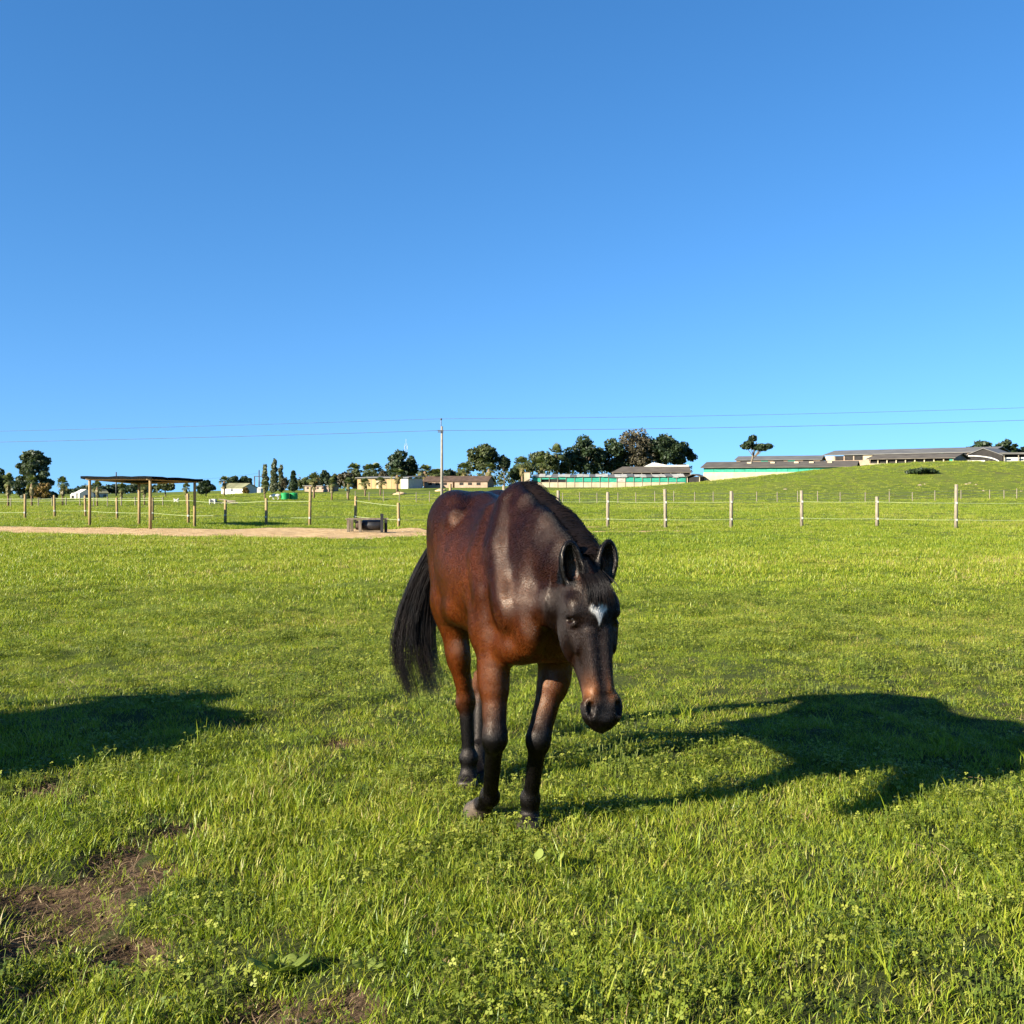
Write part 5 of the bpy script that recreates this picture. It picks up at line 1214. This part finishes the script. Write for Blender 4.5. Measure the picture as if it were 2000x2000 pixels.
def scatter(name, label, cat_, clumps, mat, P, idx, rot, scl, itint):
    coll = bpy.data.collections.new(name+'_clumps')
    for k, (V, Q, Tr, tn) in enumerate(clumps):
        me = np_mesh('%s_clump' % name, V, [Q, Tr], False, {'tint': tn}); me.materials.append(mat)
        o = bpy.data.objects.new('%s_clump_%02d' % (name, k), me); coll.objects.link(o)
    me = bpy.data.meshes.new(name); me.vertices.add(len(P)); me.vertices.foreach_set('co', A(P, np.float32).ravel())
    for nm_, ty_, dat in (('rot', 'FLOAT_VECTOR', rot), ('scl', 'FLOAT_VECTOR', scl)):
        at = me.attributes.new(nm_, ty_, 'POINT'); at.data.foreach_set('vector', A(dat, np.float32).ravel())
    at = me.attributes.new('itint', 'FLOAT', 'POINT'); at.data.foreach_set('value', A(itint, np.float32))
    at = me.attributes.new('idx', 'INT', 'POINT'); at.data.foreach_set('value', A(idx, np.int32))
    o = link(name, me); tag(o, label, cat_, kind='stuff')
    ng = bpy.data.node_groups.new(name+'_scatter', 'GeometryNodeTree'); ng.interface.new_socket('Geometry', in_out='INPUT', socket_type='NodeSocketGeometry'); ng.interface.new_socket('Geometry', in_out='OUTPUT', socket_type='NodeSocketGeometry')
    gi = ng.nodes.new('NodeGroupInput'); go = ng.nodes.new('NodeGroupOutput'); ci = ng.nodes.new('GeometryNodeCollectionInfo'); ci.inputs['Collection'].default_value = coll
    ci.inputs['Separate Children'].default_value = True; ci.inputs['Reset Children'].default_value = True
    ip = ng.nodes.new('GeometryNodeInstanceOnPoints'); ip.inputs['Pick Instance'].default_value = True
    def na(n_, t_):
        q = ng.nodes.new('GeometryNodeInputNamedAttribute'); q.data_type = t_; q.inputs['Name'].default_value = n_; return q.outputs['Attribute']
    ng.links.new(gi.outputs[0], ip.inputs['Points']); ng.links.new(ci.outputs[0], ip.inputs['Instance'])
    ng.links.new(na('idx', 'INT'), ip.inputs['Instance Index']); ng.links.new(na('scl', 'FLOAT_VECTOR'), ip.inputs['Scale'])
    e2r = ng.nodes.new('FunctionNodeEulerToRotation'); ng.links.new(na('rot', 'FLOAT_VECTOR'), e2r.inputs[0]); ng.links.new(e2r.outputs[0], ip.inputs['Rotation'])
    ng.links.new(ip.outputs[0], go.inputs[0])
    md = o.modifiers.new('scatter', 'NODES'); md.node_group = ng
    return o
def sample(y0, y1, dens, margin):
    """jittered points over the wedge in view and a margin to its sides"""
    n = int(dens*(y1-y0)*((y0+y1)/2*1.06+2*margin)); r = rng
    y = y0+(y1-y0)*r.random(int(n*1.3)); hwid = y*.53+margin
    keep = r.random(len(y)) < hwid/(y1*.53+margin); y = y[keep]; hwid = hwid[keep]; x = (r.random(len(y))*2-1)*hwid
    return x, y
def zone(y0, y1, dens, margin):
    x, y = sample(y0, y1, dens, margin); b = bare_field(x, y)*(y < 14); s = sand_field(x, y)
    return x, y, b, s, ground(x, y)
# --- blades
cl = []
for k in range(6): cl.append(blades(54, .13, .03, .095, .0034, .0068, .62, 200+k, .12, .80))       # 0-5 short turf
for k in range(4): cl.append(blades(24, .09, .07, .165, .0045, .0085, .5, 220+k, .25, .86))         # 6-9 taller tufts
for k in range(4): cl.append(blades(70, .30, .05, .13, .009, .018, .5, 240+k, .15, .85, seg=2))     # 10-13 far turf
Pn, In, Rn, Sn, Tn = [], [], [], [], []
def push(x, y, z, idx, sc, ti, tilt=.1):
    n = len(x); Pn.append(np.stack([x, y, z], 1)); In.append(idx); Rn.append(np.stack([rng.normal(size=n)*tilt, rng.normal(size=n)*tilt, rng.random(n)*6.283], 1)); Sn.append(np.stack([sc*.5+.5, sc*.5+.5, sc], 1)); Tn.append(ti)
def lush(x, y): return fbm(x*.8, y*.8, 61, 3), fbm(x*.16, y*.16, 71, 3), fbm(x*3.2, y*3.2, 81, 2)
for (y0, y1, dn, mg) in ((1.9, 6.5, 230, 1.4), (6.5, 13, 130, 1.4), (13, 26, 50, 2)):
    x, y, b, s, z = zone(y0, y1, dn, mg); a1_, a2_, a3_ = lush(x, y)
    k = rng.random(len(x)) > np.clip(b*1.1, 0, .86)*sstep(.72, .5, fbm(x*2.8+9, y*2.8, 121, 2)); x, y, z, b, a1_, a2_, a3_ = (q[k] for q in (x, y, z, b, a1_, a2_, a3_))
    fd_ = np.min([np.hypot(x-fx_, y-fy_) for fx_, fy_ in FEET], axis=0)
    sc = (.42+.72*a1_)*(.7+.5*a3_)*(.8+.2*sstep(.1, .45, fd_))*(1-.45*b)*(1-.35*sstep(4.5, 9, y)); push(x, y, z, rng.integers(0, 6, len(x)), sc, (a2_-.5)*.45+(a3_-.5)*.35+rng.normal(size=len(x))*.07+b*.2+.14)
for (y0, y1, dn, mg) in ((1.9, 6.5, 17, 1.6), (6.5, 13, 10, 1.5)):
    x, y, b, s, z = zone(y0, y1, dn, mg); a1_, a2_, a3_ = lush(x, y); pr = sstep(.42, .68, a3_*.5+a1_*.5)*sstep(9.5, 4.2, y)+.05
    k = (rng.random(len(x)) < pr) & (b < .5); x, y, z, a2_ = (q[k] for q in (x, y, z, a2_))
    push(x, y, z, rng.integers(6, 10, len(x)), .6+.65*rng.random(len(x)), (a2_-.5)*.4+rng.normal(size=len(x))*.07, .15)
for (y0, y1, dn, mg) in ((9, 18, 22, 2), (18, 30, 16, 3), (30, 46, 8, 4), (46, 75, 2.6, 6), (75, 118, 1.0, 8), (118, 168, .8, 10)):
    x, y, b, s, z = zone(y0, y1, dn, mg); a1_, a2_, a3_ = lush(x*.6, y*.6)
    k = (s < .75*rng.random(len(x))**2+.08) & (rng.random(len(x)) < sstep(8, 20, y)); x, y, z, a1_, a2_, a3_ = (q[k] for q in (x, y, z, a1_, a2_, a3_))
    push(x, y, z, rng.integers(10, 14, len(x)), (.4+.8*a1_)*(.75+.25*sstep(12, 25, y))*(1+.012*np.maximum(y-30, 0)), (a2_-.5)*.4+(a3_-.5)*.35+rng.normal(size=len(x))*.06+.05)
scatter('grass', 'bright green pasture grass covering the whole field', 'grass', cl, M['grass'], np.concatenate(Pn), np.concatenate(In), np.concatenate(Rn), np.concatenate(Sn), np.concatenate(Tn))
# --- clover
cl = [clover(34, .12, .02, .065, .010, 300+k) for k in range(5)]
Pn, In, Rn, Sn, Tn = [], [], [], [], []
for (y0, y1, dn, mg) in ((1.9, 6.5, 52, 1.6), (6.5, 16, 45, 1.5)):
    x, y, b, s, z = zone(y0, y1, dn, mg); c_ = fbm(x*.9+5, y*.9, 91, 3)
    k = (rng.random(len(x)) < sstep(.42, .62, c_)*.8+.2) & (b < .45); x, y, z = x[k], y[k], z[k]
    push(x, y, z, rng.integers(0, 5, len(x)), .8+.7*rng.random(len(x)), rng.normal(size=len(x))*.12)
scatter('clover', 'low clover growing among the pasture grass', 'clover', cl, M['clover'], np.concatenate(Pn), np.concatenate(In), np.concatenate(Rn), np.concatenate(Sn), np.concatenate(Tn))
# --- dry stalks on the bare soil
cl = [blades(34, .12, .02, .07, .002, .0045, 1.9, 400+k, 0, 1, .2) for k in range(4)]
Pn, In, Rn, Sn, Tn = [], [], [], [], []
x, y, b, s, z = zone(1.9, 9, 170, 1.2); k = (rng.random(len(x)) < np.clip(b*1.2, 0, .85)) | (rng.random(len(x)) < .03); x, y, z = x[k], y[k], z[k]
push(x, y, z, rng.integers(0, 4, len(x)), .6+.6*rng.random(len(x)), rng.normal(size=len(x))*.12, .25)
scatter('dry_grass', 'dry brown grass litter lying on the bare soil patches', 'dry grass', cl, M['straw'], np.concatenate(Pn), np.concatenate(In), np.concatenate(Rn), np.concatenate(Sn), np.concatenate(Tn))
# --- clods of soil on the bare patches
cl = []
for k in range(4):
    r = np.random.default_rng(500+k); th, ph = np.meshgrid(np.linspace(.15, math.pi-.15, 5), np.linspace(0, 2*math.pi, 7)[:-1], indexing='ij')
    V = np.stack([np.sin(th)*np.cos(ph), np.sin(th)*np.sin(ph), np.cos(th)*.7], -1).reshape(-1, 3)*(.014+.005*r.normal(size=(30, 1)))
    Q = A([(i*6+j, i*6+(j+1) % 6, (i+1)*6+(j+1) % 6, (i+1)*6+j) for i in range(4) for j in range(6)]); cl.append((V, Q, np.zeros((0, 3), int), np.full(30, r.random())))
Pn, In, Rn, Sn, Tn = [], [], [], [], []
x, y, b, s, z = zone(1.9, 8, 420, 1.2); k = rng.random(len(x)) < np.clip(b*1.2-.25, 0, .85); x, y, z = x[k], y[k], z[k]
push(x, y, z, rng.integers(0, 4, len(x)), .2+.75*rng.random(len(x))**3, rng.normal(size=len(x))*.2, .5); Sn[0] = np.repeat(Sn[0][:, 2:], 3, 1)
M['clod'] = leafmat('soil_clod', [(0, (.03, .018, .011)), (.6, (.09, .056, .034)), (1, (.15, .098, .06))], 0, .95, .05, inst=True)
scatter('soil_clods', 'loose crumbs of brown soil on the bare patches', 'soil', cl, M['clod'], np.concatenate(Pn), np.concatenate(In), np.concatenate(Rn), np.concatenate(Sn), np.concatenate(Tn))
# --- broad-leaved weeds
def weed(px, py, leaves, label, size=.12, seed=0, el0=.45):
    r = np.random.default_rng(seed); Y = CAM_H*F/(py-HZ); X = (px-1000)/F*Y; z = gz(X, Y); root = empty('broadleaf_weed', (X, Y, z)); tag(root, label, 'weed')
    if el0 >= .8: root.location.z += .03
    for k in range(leaves):
        a = (k*2.399+r.random()*.5) if el0 < .8 else SUN_AZ+(k-1)*.55; el = el0+.5*r.random(); ln = size*(.7+.6*r.random()); d_ = A((math.cos(a)*math.cos(el), math.sin(a)*math.cos(el), math.sin(el))); sd_ = A((-math.sin(a), math.cos(a), 0)); upv = np.cross(d_, sd_)
        st = d_*ln*.35; V = [A((0, 0, 0.)), st]; prof = [(0, .1), (.2, .36), (.45, .46), (.7, .38), (.9, .18), (1, .0)]
        V = []; 
        for t_, w_ in prof:
            c = st+d_*ln*t_+A((0, 0, -.35*ln*t_*t_)); V += [c-sd_*w_*ln*.75-upv*w_*ln*.18, c, c+sd_*w_*ln*.75-upv*w_*ln*.18]
        Q = [(3*i+j, 3*i+j+1, 3*i+j+4, 3*i+j+3) for i in range(5) for j in range(2)]
        b0 = len(V); V += [A((0, 0, -.01)), A((.004, 0, -.01)), st+sd_*.004, st-sd_*.004]; Q.append((b0, b0+1, b0+2, b0+3))
        link('leaf', np_mesh('leaf', A(V), [A(Q)], True, {'tint': np.full(len(V), .45+.55*r.random() if el0 < .8 else 1.0)}), M['weed'], root)
weed(1046, 1706, 3, 'broad round-leaved weed just in front of the front hooves', .065, 3, .85)
weed(1090, 1704, 3, 'second broad round-leaved weed right beside the first one', .05, 5, .85)
weed(962, 1690, 3, 'small broad-leaved weed left of the round-leaved pair', .07, 8, .7)
weed(548, 1900, 6, 'large floppy dock plant at the edge of the bare soil', .10, 11, .6)
weed(718, 1912, 4, 'small dock plant beside the soil at the bottom middle', .05, 14)
